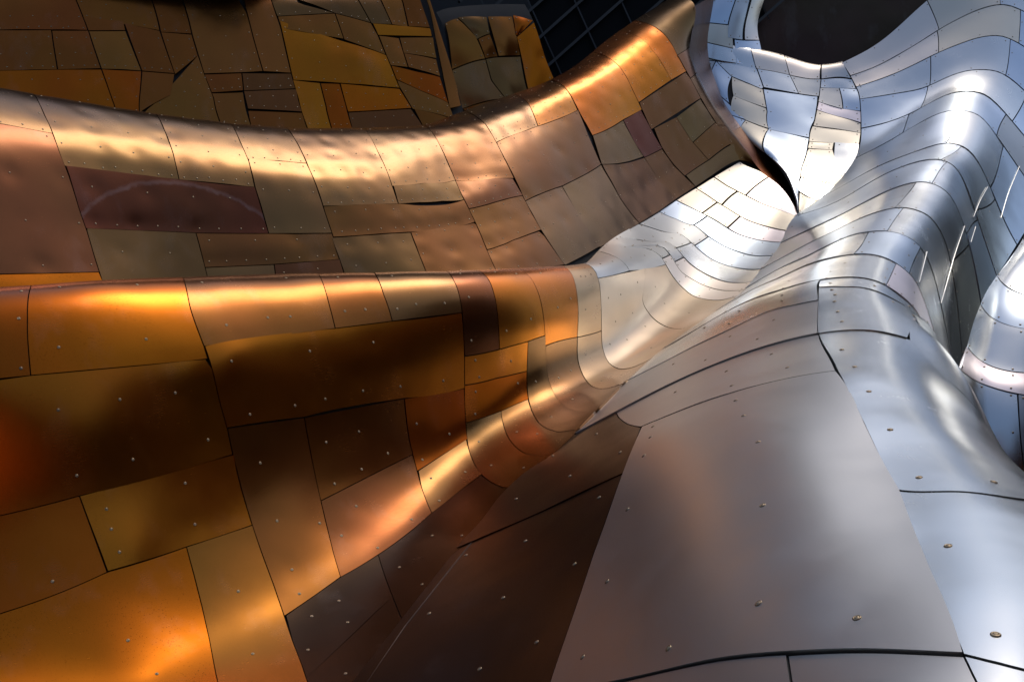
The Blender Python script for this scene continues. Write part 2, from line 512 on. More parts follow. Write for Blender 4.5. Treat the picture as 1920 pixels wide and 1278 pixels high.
        Nr = N.reshape(-1, 3)[ring]; Tr = V[ring]
        k = len(ring); base = len(V)
        V = np.vstack([V, Tr, Tr - Nr * (lf + .006)])
        j = (np.arange(k) + 1) % k
        Fs = np.stack([base + np.arange(k), base + k + np.arange(k), base + k + j, base + j], -1)
        Fc = np.vstack([Fc, Fs])
        nrm = np.cross(V[Fc[0][1]] - V[Fc[0][0]], V[Fc[0][2]] - V[Fc[0][0]])
        if nrm @ Nr[0] < 0:
            Fc = Fc[:, ::-1]
        c = V.mean(0)
        o = mesh_obj('panel', V - c, Fc, MATS[mat] if isinstance(mat, str) else mat, self.root)
        o.location = c
        if label: o['label'] = label
        if Q is not None:
            me, SV, SF = screw_mesh(self.sr, self.single)
            for q, nv in zip(Q, QN):
                i = np.argmin(((top.reshape(-1, 3) - q) ** 2).sum(1))
                hgt = off.reshape(-1)[i]
                p = q + nv * (hgt - .0005)
                rot = Vector(nv).to_track_quat('Z', 'Y').to_matrix()
                if self.single:
                    so = bpy.data.objects.new('screw', me); link(so, o)
                    so.location = p - c
                    rt = rot @ Matrix.Rotation(rng.uniform(0, 3), 3, 'Z')
                    so.rotation_euler = rt.to_euler()
                else:
                    Rm = np.array(rot)
                    self.bulkV.append(SV @ Rm.T + p)
                    self.bulkF += [tuple(x + self.nb for x in f) for f in SF]
                    self.nb += len(SV)
        return o
    def finish(self):
        if self.bulkV:
            V = np.vstack(self.bulkV)
            o = mesh_obj('screws', V, self.bulkF, M_SCREW, self.root)
            o['kind'] = 'stuff'

def tube_along(name, pts, r, mat, parent, flat=1.0):
    """a thin square bar that follows world points"""
    pts = np.array(pts, float)
    V, Fc = [], []
    for i, p in enumerate(pts):
        d = pts[min(i + 1, len(pts) - 1)] - pts[max(i - 1, 0)]
        d /= np.linalg.norm(d) + 1e-9
        vdir = (CAM - p) / np.linalg.norm(CAM - p)
        a = np.cross(d, vdir); a /= np.linalg.norm(a) + 1e-9
        b = np.cross(a, d)
        for sa, sb in ((-1, -1), (1, -1), (1, 1), (-1, 1)):
            V.append(p + a * sa * r + b * sb * r * flat)
    for i in range(len(pts) - 1):
        for k in range(4):
            j = (k + 1) % 4
            Fc.append((i*4+k, i*4+j, i*4+4+j, i*4+4+k))
    Fc += [(0, 3, 2, 1), tuple(len(V) - 4 + k for k in range(4))]
    return mesh_obj(name, V, Fc, mat, parent, smooth=False)

def spread(polys, n):
    """resample a pixel+depth polyline evenly"""
    P = np.array(polys, float)
    cs = np.r_[0, np.cumsum(np.hypot(P[1:, 0] - P[:-1, 0], P[1:, 1] - P[:-1, 1]))]
    t = np.linspace(0, cs[-1], n)
    return np.stack([np.interp(t, cs, P[:, k]) for k in range(P.shape[1])], 1)

# ================================================================== ground
gm = dull('dark_paving', (.07, .068, .065), .8)
g = mesh_obj('ground', [(-600, -600, 0), (600, -600, 0), (600, 600, 0), (-600, 600, 0)], [(0, 1, 2, 3)], gm)
g['kind'] = 'structure'

# unseen gold wall added beside and behind the camera for the metal to reflect
cw = []
pth = np.array([(8.2, 8.6), (7.9, 6.0), (7.6, 3.4), (7.0, 1.0), (7.3, -3.0), (4.5, -6.5), (0.0, -7.5), (-4.0, -6.6), (-8.0, -7.6), (-10.5, -4.0), (-10.0, 0.0)], float)
tt = np.linspace(0, len(pth) - 1, 141); MM = spline_matrix(np.arange(len(pth), dtype=float), tt); PC = MM @ pth
hh = np.linspace(0, 1, 41)
for i, (x, y) in enumerate(PC):
    dx, dy = np.gradient(PC[:, 0])[i], np.gradient(PC[:, 1])[i]; ll = math.hypot(dx, dy); nx, ny = -dy / ll, dx / ll
    for h_ in hh:
        w_ = .55 * math.sin(h_ * 5.2 + .55 * tt[i]) + .25 * math.sin(h_ * 11 - 1.1 * tt[i])
        cw.append((x + nx * w_, y + ny * w_, h_ * (9.5 + 2.5 * min(1, max(0, tt[i] - 4) / 2) + .7 * math.sin(tt[i] * 1.3))))
Fq = [(i * 41 + j, i * 41 + j + 1, (i + 1) * 41 + j + 1, (i + 1) * 41 + j) for i in range(140) for j in range(40)]
refl_wall = mesh_obj('added_reflection_wall', cw, Fq, metal('refl_wall_gold_metal', (.18, .07, .018), rough=.3, var=.3))
refl_wall['kind'] = 'structure'

# unseen slab added above the rear wall to keep it in shade
ov = [(x, y, z) for z in (6.2, 6.6) for (x, y) in ((-11, 10.3), (-2.5, 10.3), (-2.5, 17), (-11, 17))]
ovo = mesh_obj('added_shade_slab', ov, [(0, 3, 2, 1), (4, 5, 6, 7), (0, 1, 5, 4), (1, 2, 6, 5), (2, 3, 7, 6), (3, 0, 4, 7)], M_DARK, smooth=False)
ovo['kind'] = 'structure'

# ================================================================== silver hump with the long ridge (D)
# (the front gold wall's sheet is lofted first: the hump starts on its lower edge)
C_SEC = [
 [(-430,600,4.75),(-430,575,4.35),(-437,600,4.26),(-440,660,4.22),(-425,800,4.2),(-380,1000,4.15),(-310,1230,3.98),(-260,1370,3.75),(-200,1560,3.3)],
 [(62,560,5.1),(60,537,4.7),(53,560,4.61),(50,620,4.57),(70,760,4.55),(115,960,4.5),(185,1200,4.35),(240,1340,4.08),(300,1500,3.6)],
 [(345,545,5.75),(342,523,5.3),(349,547,5.2),(360,596,5.16),(394,693,5.14),(442,882,5.1),(500,1067,4.93),(549,1205,4.62),(612,1385,4.0)],
 [(596,538,6.4),(594,515,5.85),(606,540,5.74),(620,590,5.7),(640,680,5.68),(672,820,5.64),(715,960,5.45),(757,1060,5.13),(800,1123,4.75)],
 [(842,535,7.0),(840,512,6.4),(853,535,6.28),(864,585,6.24),(868,680,6.22),(871,780,6.2),(878,840,6.1),(902,890,5.83),(964,918,5.45)],
 [(970,530,7.55),(971,505,6.95),(993,523,6.83),(1011,563,6.78),(1019,617,6.76),(1022,682,6.74),(1040,743,6.57),(1070,769,6.33),(1108,773,6.1)],
 [(1085,512,8.2),(1101,498,7.6),(1117,515,7.48),(1124,555,7.43),(1126,620,7.4),(1131,663,7.36),(1155,692,7.22),(1180,694,7.08),(1209,682,6.98)],
 [(1128,461,8.8),(1165,481,8.45),(1187,500,8.33),(1200,535,8.27),(1205,570,8.25),(1222,597,8.2),(1250,616,8.1),(1280,619,8.0),(1312,605,7.97)],
 [(1196,421,9.8),(1222,466,9.4),(1240,485,9.27),(1252,507,9.2),(1266,528,9.15),(1283,545,9.1),(1310,560,8.98),(1345,566,8.87),(1378,560,8.83)],
 [(1235,397,10.45),(1270,434,10.3),(1292,453,10.12),(1310,470,10.03),(1331,486,9.95),(1358,498,9.86),(1387,505,9.76),(1410,507,9.68),(1430,506,9.6)],
 [(1266,376,10.95),(1305,396,10.95),(1331,409,10.88),(1353,422,10.8),(1379,438,10.7),(1411,449,10.6),(1440,455,10.45),(1455,456,10.37),(1469,456,10.3)],
 [(1337,333,12.0),(1350,341,11.97),(1364,350,11.92),(1390,364,11.8),(1411,375,11.67),(1432,385,11.53),(1455,394,11.4),(1475,401,11.2),(1496,407,11.0)],
 [(1386,303,12.6),(1405,314,12.55),(1425,322,12.48),(1440,331,12.35),(1455,343,12.15),(1468,356,11.95),(1480,372,11.7),(1490,390,11.4),(1499,406,11.1)],
]
VALLEY = [s_[-1] for s_ in C_SEC[2:]][::-1]
for s_ in C_SEC[:11]:
    a_, b_ = s_[-1], s_[-2]
    s_[-1] = tuple(a_[i] + (a_[i] - b_[i]) * .22 for i in range(3))
for i_, s_ in enumerate(C_SEC[:7]):
    for k_, e_ in (((0, .35), (1, .2), (2, .12), (3, .05)) if i_ < 4 else ((0, .2), (1, .1), (2, .055), (3, .015))):
        s_[k_] = (s_[k_][0], s_[k_][1], s_[k_][2] + e_)
CS = Surf(C_SEC, vmin=1.0, smooth=(160, 25))
for i_u in range(int(6.2 * CS.sub), CS.valid.shape[0]):
    CS.valid[i_u] = ((CS.N[i_u] * (CS.S[i_u] - CAM)).sum(1) < 0)
# sections run from the valley at the left over the ridge and down its right side; near to far
D_SEC = [
 [(430,1650,3.6),(640,1600,3.5),(850,1560,3.05),(1050,1540,2.6),(1250,1520,2.2),(1420,1510,1.92),(1580,1510,1.72),(1740,1515,1.62),(1900,1530,1.56),(2080,1580,1.56),(2250,1680,1.66),(2400,1900,1.95)],
 [(612,1385,4.0),(800,1345,3.8),(1000,1312,3.42),(1190,1278,2.78),(1350,1244,2.45),(1500,1232,2.23),(1640,1230,2.08),(1800,1238,1.95),(1930,1253,1.9),(2080,1300,1.92),(2220,1390,2.05),(2400,2000,2.5)],
 [(879,1024,5.08),(1020,963,4.87),(1170,893,4.42),(1290,862,3.96),(1400,852,3.63),(1510,866,3.35),(1600,893,3.17),(1690,926,2.98),(1800,932,2.85),(1920,948,2.82),(2040,1000,2.92),(2190,1450,3.3)],
 [(985,897,5.55),(1090,850,5.4),(1205,806,5.08),(1301,767,4.77),(1384,740,4.58),(1467,719,4.44),(1568,703,4.3),(1645,707,4.2),(1725,735,4.12),(1815,800,4.1),(1890,875,4.2),(1995,1250,4.6)],
 [(1060,828,5.92),(1150,782,5.88),(1244,733,5.8),(1318,699,5.65),(1393,670,5.5),(1467,647,5.32),(1536,632,5.17),(1600,626,5.06),(1660,631,5.0),(1725,651,5.0),(1799,693,5.1),(1870,1000,5.5)],
 [(1167,723,6.7),(1235,690,6.62),(1300,656,6.5),(1363,626,6.38),(1437,591,6.22),(1490,573,6.1),(1537,560,6.0),(1583,553,5.92),(1628,558,5.87),(1675,580,5.87),(1725,622,5.95),(1785,850,6.4)],
 [(1222,668,7.1),(1289,632,7.02),(1345,599,6.92),(1408,566,6.78),(1455,551,6.68),(1497,539,6.57),(1537,530,6.48),(1590,525,6.38),(1640,532,6.34),(1680,555,6.35),(1718,592,6.4),(1760,700,7.0)],
 [(1348,583,8.4),(1384,562,8.15),(1420,542,7.95),(1467,522,7.75),(1512,501,7.58),(1556,487,7.42),(1600,480,7.3),(1635,481,7.22),(1665,490,7.2),(1695,510,7.22),(1722,548,7.28),(1765,690,7.75)],
 [(1396,546,9.1),(1440,519,8.82),(1480,498,8.6),(1515,483,8.42),(1549,466,8.28),(1594,446,8.12),(1625,439,8.02),(1660,437,7.96),(1690,443,7.93),(1717,459,7.95),(1745,510,8.02),(1786,700,8.25)],
 [(1430,506,9.6),(1480,480,9.35),(1520,458,9.15),(1566,436,8.97),(1600,419,8.85),(1630,406,8.77),(1660,397,8.7),(1690,393,8.66),(1718,398,8.63),(1745,414,8.63),(1775,475,8.68),(1800,680,8.75)],
 [(1468,457,10.3),(1520,432,10.1),(1560,414,9.95),(1597,396,9.8),(1635,376,9.65),(1670,359,9.52),(1702,348,9.45),(1730,344,9.4),(1757,351,9.38),(1785,376,9.38),(1812,446,9.4),(1838,572,9.4)],
 [(1497,404,11.0),(1540,393,10.87),(1583,374,10.72),(1622,350,10.57),(1660,328,10.42),(1697,312,10.3),(1730,303,10.2),(1758,301,10.13),(1783,310,10.1),(1805,342,10.1),(1832,420,10.1),(1866,520,10.05)],
 [(1540,375,11.5),(1585,350,11.4),(1638,320,11.2),(1680,302,11.05),(1715,290,10.95),(1745,280,10.87),(1772,274,10.8),(1797,277,10.77),(1818,290,10.76),(1842,328,10.75),(1872,400,10.75),(1903,462,10.7)],
 [(1606,297,12.6),(1640,281,12.45),(1675,262,12.3),(1708,242,12.18),(1738,224,12.07),(1765,212,11.97),(1792,207,11.9),(1818,210,11.87),(1840,221,11.86),(1866,253,11.85),(1900,302,11.85),(1955,380,11.8)],
 [(1615,243,13.4),(1650,236,13.25),(1685,225,13.12),(1718,210,13.0),(1748,194,12.9),(1777,180,12.82),(1804,174,12.76),(1830,175,12.72),(1853,185,12.7),(1884,216,12.7),(1922,262,12.7),(1985,335,12.65)],
 [(1612,186,14.0),(1650,181,13.88),(1690,175,13.75),(1730,168,13.62),(1765,153,13.52),(1797,140,13.45),(1826,134,13.4),(1852,134,13.37),(1878,140,13.35),(1912,165,13.35),(1955,208,13.35),(2020,280,13.3)],
 [(1605,165,14.3),(1648,151,14.25),(1690,134,14.18),(1730,114,14.1),(1767,96,14.03),(1800,83,13.97),(1829,73,13.92),(1858,68,13.88),(1886,71,13.86),(1925,92,13.85),(1970,130,13.83),(2045,205,13.75)],
 [(1594,144,14.6),(1642,127,14.6),(1688,103,14.6),(1729,79,14.55),(1765,56,14.5),(1800,37,14.43),(1830,23,14.37),(1858,14,14.33),(1888,12,14.3),(1930,30,14.28),(1980,64,14.25),(2060,135,14.15)],
 [(1578,119,14.9),(1622,97,14.95),(1662,70,15.0),(1702,34,15.0),(1742,-2,15.0),(1777,-27,14.95),(1810,-46,14.9),(1842,-58,14.85),(1880,-60,14.8),(1930,-45,14.75),(1990,-5,14.7),(2080,70,14.6)],
]
for s_ in D_SEC[1:7]:
    d_ = float((CS.ev(CS.inv([s_[0][:2]]))[0] - CAM) @ FWD)
    s_[0] = (s_[0][0], s_[0][1], d_)
for i_, s_ in enumerate(D_SEC[:12]):
    a_, b_ = s_[0], s_[1]; e_ = .05 if 4 <= i_ <= 6 else .16
    s_[0] = tuple(a_[i] + (a_[i] - b_[i]) * (e_ if i < 2 else e_ * .6) for i in range(3))
    if 4 <= i_ <= 6:
        s_[0] = (s_[0][0], s_[0][1] + 3, s_[0][2] + .03)
DS = Surf(D_SEC, smooth=(60, 40))
rootD = thing('silver_metal_hump', 'large silver metal hump with a long rounded ridge, brown grey where it is nearest', 'roof cladding', (1.2, 3.5, 0))
bottom_arc = [(1810,1239),(1640,1230),(1500,1232),(1350,1244),(1190,1278),(1030,1308)]
x1536 = [(1539,529),(1536,568),(1536,632)]
d_right = [(1536,632),(1568,703),(1620,800),(1690,930),(1750,1085),(1810,1239)]
d_left = [(1206,804),(1172,892),(1115,1048),(1045,1260),(1030,1308)]
d_sl = [(1704,642),(1766,711),(1829,774),(1920,871),(2010,975)]
d_flank = [(879,1024),(1020,963),(1170,893)]
d_top = [(1205,806),(1301,767),(1384,740),(1467,719),(1568,703)]
sa_ = [(1060,828),(1150,782),(1244,733),(1318,699),(1393,670),(1467,647),(1536,632),(1600,626),(1660,631),(1704,642),(1743,659),(1799,693)]
sb_ = [(1167,723),(1263,675),(1318,647),(1363,626),(1437,591),(1491,577),(1536,568)]
sb2 = [(1537,543),(1583,543),(1628,547),(1666,562),(1700,583),(1726,608)]
sc_ = [(1222,668),(1289,632),(1360,590),(1408,566),(1455,551),(1497,539),(1539,529),(1590,525),(1652,536),(1687,562),(1716,590)]
d1r = [(1680,928),(1800,932),(1920,948),(2010,975)]
CD = Clad(rootD, DS, [bottom_arc, x1536, d_right, d_left, d_sl, d_flank, d_top, sa_, sb_, sb2, sc_, d1r, [(1158,778),(1180,800),(1205,806),(1190,848),(1172,892)]], res=14, gap=.0032, lift=.012, screw_r=.0105, single=True, dent=.0012, pillow=.004, step=.003, wave=.0015)
CD.backing()
CD.gap = .0055
CD.px([(1206,804),(1568,703),(1810,1239),(1030,1308)], 'n', screws=[(.06,.1),(.06,.25),(.06,.42),(.06,.6),(.06,.78),(.06,.93),(.47,.1),(.47,.27),(.47,.46),(.47,.68),(.47,.9),(.25,.94),(.76,.92)], lift=.006)
CD.px([(1536,632),(1704,642),(2010,975),(1680,928)], 's', screws=[(.12,.22),(.14,.4),(.16,.58),(.18,.76),(.2,.93),(.62,.95),(.9,.95)], lift=.006)
CD.px([(1704,642),(1799,693),(2030,930),(2010,975)], 's', flags='r', screws=[(.3,.3),(.3,.55),(.3,.8)], lift=.003)
CD.px([(1680,928),(2010,975),(2150,1330),(1810,1239)], 's', 'r', screws=[(.13,.32),(.15,.82),(.6,.85),(.6,.3)], lift=.003)
CD.px([(1030,1308),(1480,1234),(1510,1420),(960,1530)], 'n', screws=[(.3,.8)], lift=.0)
CD.px([(1480,1234),(1810,1239),(1900,1430),(1510,1420)], 'n', screws=[(.5,.8)], lift=.0)
CD.px([(1810,1239),(2150,1330),(2200,1500),(1900,1430)], 's', 'r', screws=[(.5,.8)], lift=.0)
CD.gap = .0032
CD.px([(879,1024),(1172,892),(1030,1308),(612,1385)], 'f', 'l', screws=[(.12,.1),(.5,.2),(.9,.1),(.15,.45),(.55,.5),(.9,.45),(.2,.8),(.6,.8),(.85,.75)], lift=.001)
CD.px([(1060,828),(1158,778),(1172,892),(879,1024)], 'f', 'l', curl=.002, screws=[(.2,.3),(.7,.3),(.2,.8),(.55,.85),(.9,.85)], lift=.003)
CD.px([(1158,778),(1536,632),(1568,703),(1204,806)], 'n', curl=.005, screws=[(.25,.3),(.5,.3),(.5,.8),(.8,.75),(.75,.25)], lift=.003)
CD.px([(1167,723),(1536,568),(1536,632),(1060,828)], 'n', 'l', curl=.006, screws=[(.3,.3),(.55,.3),(.5,.75),(.75,.35),(.72,.75)], lift=.006)
CD.px([(1222,668),(1539,529),(1536,568),(1167,723)], 's', 'l', curl=.006, screws=[(.3,.3),(.5,.35),(.5,.75),(.75,.35),(.75,.7)], lift=.004)
CD.px([(1537,543),(1726,608),(1799,693),(1536,632)], 's', flags='r', curl=.006, screws=[(.1,.12),(.1,.3),(.1,.48),(.1,.66),(.1,.84),(.5,.35),(.55,.75),(.8,.4)], lift=.005)
CD.px([(1539,529),(1716,590),(1726,608),(1537,543)], 's', flags='r', curl=.005, screws=[(.1,.5),(.4,.5),(.7,.5)], lift=.003)
# upper rows follow the sections: (row, [k cuts], colours)
rows = [
 (6, [0, 8.4, 11], 'sv'), (7, [0, 6.1, 9.2, 11], 'sus'), (8, [0, 7.1, 11], 'us'), (9, [0, 6.6, 10.1, 11], 'sss'),
 (10, [0, 7.6, 9.9, 11], 'usu'), (11, [0, 7.2, 9.7, 11], 'uss'), (12, [0, 6.1, 9.4, 11], 'usu'),
 (13, [0, 2.6, 9.0, 11], 'uuh'), (14, [0, 3.3, 9.3, 11], 'usu'), (15, [0, 3.4, 8.2, 11], 'ssu'), (16, [0, 3.8, 8.6, 11], 'wcu'), (17, [0, 3.9, 7.6, 11], 'wcs'),
]
CD.sr = .0072
for r, cuts, cols in rows:
    for a, b, c in zip(cuts[:-1], cuts[1:], cols):
        # section r is the near side, r + 1 the far side
        CD.uv((r + 1, a), (r + 1, b), (r, b), (r, a), c, screws='rows' if b < 9.6 else 'std', sp=.5, lift=rng.uniform(.001, .003), pillow=.003, curl=.005)
for pl in ([(1804,425),(1785,478),(1771,528),(1759,569)], [(1848,352),(1833,378),(1821,408)], [(1825,426),(1816,455)], [(1908,314),(1888,360),(1880,385),(1873,410)], [(1733,474),(1718,531)]):
    uvp = DS.inv(spread(pl, 8))
    P = DS.ev(uvp) + DS.ev(uvp, 'N') * .022
    tube_along('edge_glint_bar', P, .003, MATS['h'], rootD)  # thin bars added in place of light caught on the panel edges
CD.finish()

# ================================================================== front gold wall (C)
rootC = thing('gold_metal_wall', 'nearest gold metal wall whose rounded top edge crosses the middle of the picture', 'metal wall', (-.6, 5.5, 0))
c0 = [(60,537),(53,560),(51,602),(53,660),(57,705)]
c1 = [(342,523),(348,543),(355,580),(371,626),(381,651),(394,693),(409,751),(424,803),(433,846),(442,882),(450,914),(470,981),(489,1037),(512,1098),(532,1155),(549,1205),(566,1248),(612,1385)]
c2 = [(594,514),(614,565),(627,617)]
c3 = [(702,515),(718,554),(734,603)]
cm = [(838,512),(855,540),(864,579),(867,620),(869,673),(869,752),(873,810),(879,846),(891,874),(913,900),(942,916),(964,918)]
s905 = [(899,511),(915,527),(926,559),(932,606),(934,655)]
s970 = [(971,505),(993,523),(1011,563),(1019,617),(1022,682),(1027,714),(1040,743),(1058,763),(1086,774),(1108,773)]
s950 = [(988,640),(986,696),(989,746),(1000,779),(1022,804),(1050,813),(1072,809)]
s940 = [(938,772),(944,800),(964,836),(986,853),(1022,858)]
s1050 = [(1054,500),(1068,512),(1077,538),(1082,581),(1080,642),(1083,682),(1097,714),(1119,730),(1144,730),(1158,725)]
s1100 = [(1101,498),(1115,511),(1122,534),(1125,588),(1126,635),(1130,660),(1140,682),(1155,692),(1173,694),(1194,689),(1209,682)]
s1200 = [(1207,504),(1204,535),(1202,563),(1212,584),(1230,604),(1252,616),(1274,619),(1295,615),(1312,606)]
e1_ = [(1105,478),(1148,468),(1180,466),(1205,466),(1220,470),(1236,481),(1249,502),(1265,526),(1281,543),(1299,557),(1326,564),(1353,565),(1377,559)]
e2_ = [(1125,464),(1160,465),(1228,461),(1244,466),(1260,486),(1273,508),(1299,526),(1326,539),(1353,546),(1379,547),(1396,546)]
f_ = [(1152,448),(1176,449),(1201,452),(1252,454),(1268,468),(1286,489),(1313,510),(1339,523),(1366,531),(1408,530)]
g_ = [(1196,421),(1225,430),(1273,438),(1291,452),(1310,470),(1331,486),(1358,498),(1387,505),(1430,506)]
h_ = [(1234,397),(1268,412),(1302,424),(1326,444),(1347,457),(1374,470),(1406,480),(1448,481)]
i_ = [(1266,376),(1299,393),(1331,409),(1353,422),(1379,438),(1411,449),(1440,454),(1469,456)]
j_ = [(1303,352),(1340,378),(1377,401),(1400,414),(1432,425),(1483,436)]
k_ = [(1337,333),(1363,350),(1390,364),(1432,385),(1496,408)]
lip = [(1386,303),(1425,322),(1455,343),(1480,372),(1499,406)]
fil = [(536,1156),(560,1139),(638,1084),(709,1042),(810,964),(903,893)]
seamsC = [c0, c1, c2, c3, cm, s905, s970, s950, s940, s1050, s1100, s1200, e1_, e2_, f_, g_, h_, i_, j_, k_, lip, fil,
          [(569,783),(580,846),(600,940),(624,1038),(638,1084)], [(756,747),(765,824),(776,867),(790,918),(810,964)], [(709,1042),(737,1120),(760,1175)],
          [(348,1026),(362,1078),(378,1141),(392,1202),(407,1278),(430,1360)]]
seamsC += [[(-330,1280),(0,1151),(200,1073),(348,1026),(472,985)], [(-330,1055),(0,967),(148,930),(437,852)], [(-330,745),(57,705),(382,676)], [(381,651),(627,617),(734,603),(864,587)],
           [(424,803),(569,783),(756,747),(868,728)], [(869,668),(934,655),(988,640),(1020,629)], [(1021,648),(1081,632),(1126,620)], [(600,940),(771,853)], [(872,793),(938,772),(989,750)]]
CC = Clad(rootC, CS, seamsC, res=9, gap=.003, lift=.01, screw_r=.0078, single=True, dent=.0015, pillow=.003, step=.002, wave=.0015)
CC.backing()
P = CC.px
P([(-330,563),(60,537),(57,705),(-330,745)], 'r', 't', sp=.3)
P([(60,537),(342,523),(382,676),(57,705)], 'o', 't', screws=[(.16,.42),(.66,.42),(.15,.9),(.66,.9)])
P([(342,523),(594,514),(627,617),(381,651)], 'b', 't', screws=[(.12,.45),(.2,.9),(.5,.88),(.7,.88),(.75,.42)])
P([(594,514),(702,515),(734,603),(627,617)], 'b', 't', screws=[(.3,.45),(.25,.88),(.6,.88)])
P([(702,515),(838,512),(864,587),(734,603)], 't', 't', screws=[(.18,.45),(.1,.9),(.35,.88),(.75,.9)])
P([(838,512),(899,511),(934,655),(869,668)], 'p', 't', screws=[(.3,.35),(.25,.65),(.2,.93)])
P([(899,511),(971,505),(1020,629),(934,655)], 'g', 't', screws=[(.3,.35),(.75,.4),(.15,.9),(.7,.85)])
P([(971,505),(1054,500),(1081,632),(1021,648)], 'g', 't', screws=[(.3,.4),(.4,.75),(.8,.7)])
P([(1054,500),(1101,498),(1126,620),(1080,632)], 'x', 't', screws=[(.3,.5),(.5,.5),(.75,.5),(.3,.8)])
P([(1080,632),(1126,620),(1209,682),(1158,725)], 'x', 'b', screws=[(.3,.2),(.3,.6)])
P([(-330,745),(382,676),(435,852),(-330,1055)], 'g', dents=[(.95,.12,-.014,.1),(.6,.5,-.02,.2)], screws=[(.5,.35),(.68,.33),(.87,.35),(.92,.82),(.7,.82),(.54,.85)])
P([(381,651),(864,587),(868,728),(424,803)], 'g', dents=[(.07,.3,-.016,.1)], screws=[(.06,.32),(.36,.32),(.62,.3),(.1,.9),(.25,.88),(.38,.88),(.55,.86),(.7,.86),(.9,.85)])
P([(424,803),(569,783),(638,1084),(536,1156)], 'b', screws=[(.3,.2),(.3,.5),(.3,.75),(.3,.93),(.9,.6)])
P([(569,783),(756,747),(771,853),(600,940)], 'd', screws=[(.15,.35),(.5,.35),(.15,.88),(.45,.85),(.75,.8)])
P([(756,747),(868,728),(873,825),(783,884)], 'r', screws=[(.15,.35),(.7,.7),(.15,.88)])
P([(600,940),(771,853),(810,964),(638,1084)], 'p', screws=[(.3,.25),(.1,.5),(.4,.9),(.8,.85)])
P([(783,884),(873,825),(903,893),(810,964)], 't', screws=[(.2,.3),(.8,.7),(.2,.85)])
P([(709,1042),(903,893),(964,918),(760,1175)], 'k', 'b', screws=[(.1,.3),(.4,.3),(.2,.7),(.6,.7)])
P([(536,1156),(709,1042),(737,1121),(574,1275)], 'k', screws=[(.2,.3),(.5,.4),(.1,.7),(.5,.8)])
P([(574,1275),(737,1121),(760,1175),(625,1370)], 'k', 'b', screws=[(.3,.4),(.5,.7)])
P([(-330,1055),(148,930),(200,1073),(-330,1280)], 'r', screws=[(.8,.85),(.3,.85)])
P([(148,930),(437,852),(472,985),(200,1073)], 'g', dents=[(.12,.8,-.016,.11)], screws=[(.1,.25),(.1,.52),(.1,.82),(.62,.2),(.62,.75)])
P([(-330,1280),(348,1026),(430,1360),(-250,1560)], 'o', dents=[(.75,.35,-.022,.14)], screws=[(.75,.35),(.82,.62),(.62,.8)])
P([(348,1026),(472,985),(590,1315),(430,1360)], 'y', screws=[(.5,.3),(.45,.7)])
P([(869,668),(988,640),(986,696),(869,722)], 'g', screws=[(.15,.2),(.2,.8),(.7,.5)])
P([(869,722),(986,696),(989,750),(872,793)], 'o', screws=[(.15,.2),(.85,.3),(.15,.8)])
P([(872,793),(938,772),(1022,858),(964,918)], 't', 'b', screws=[(.3,.25),(.3,.6),(.6,.85)])
P([(938,772),(989,750),(1072,809),(1022,858)], 't', 'b', screws=[(.3,.4),(.7,.6)])
P([(988,640),(1020,629),(1108,773),(1072,809)], 't', 'b', screws=[(.4,.3),(.4,.7)])
P([(1021,648),(1081,632),(1158,725),(1108,773)], 't', 'b', screws=[(.3,.3),(.3,.6),(.7,.3)])
P([(1101,498),(1153,484),(1178,509),(1119,523)], 'h', 't', screws=[(.3,.6),(.7,.6)])
P([(1153,484),(1205,466),(1246,497),(1178,509)], 'h', 't', screws=[(.3,.6),(.7,.6)])
P([(1119,523),(1207,504),(1312,606),(1209,682)], 'e', 'b', screws=[(.15,.15),(.4,.15),(.8,.1),(.3,.3),(.7,.3),(.15,.45),(.4,.5),(.8,.5),(.5,.75)])
P([(1207,504),(1246,497),(1377,559),(1312,606)], 'e', 'b', screws=[(.4,.2),(.4,.45),(.5,.7)])
CC.gap = .006
for a, b, cuts, cols in ((e1_, e2_, [.45], 'hw'), (e2_, f_, [.5], 'hw'), (f_, g_, [.42], 'hs'), (g_, h_, [.45], 'hu'), (h_, i_, [.3], 'uu'), (i_, j_, [.25, .5], 'ccv'), (j_, k_, [.3], 'cc'), (k_, lip, [.4], 'cv')):
    la = np.hypot(*np.diff(np.array(a, float), axis=0).T).sum(); lb = np.hypot(*np.diff(np.array(b, float), axis=0).T).sum()
    cc = [0] + cuts + [1]
    for x0, x1, c in zip(cc[:-1], cc[1:], cols):
        qa = sub_poly(a, x0 * la, x1 * la); qb = sub_poly(b, x0 * lb, x1 * lb)
        P([tuple(qb[0]), tuple(qb[-1]), tuple(qa[-1]), tuple(qa[0])], c, 'r' if x1 == 1 and a is not k_ else '', screws='rows', sp=.35)
# bright flashing along the valley
uvf = DS.inv(spread([(1164,727),(1109,777),(1073,813),(1024,861),(966,921),(881,1027),(762,1178),(693,1281),(640,1355)], 50))
tube_along('valley_flashing', DS.ev(uvf) + DS.ev(uvf, 'N') * .0145, .0016, MATS['f'], rootC)
CC.finish()

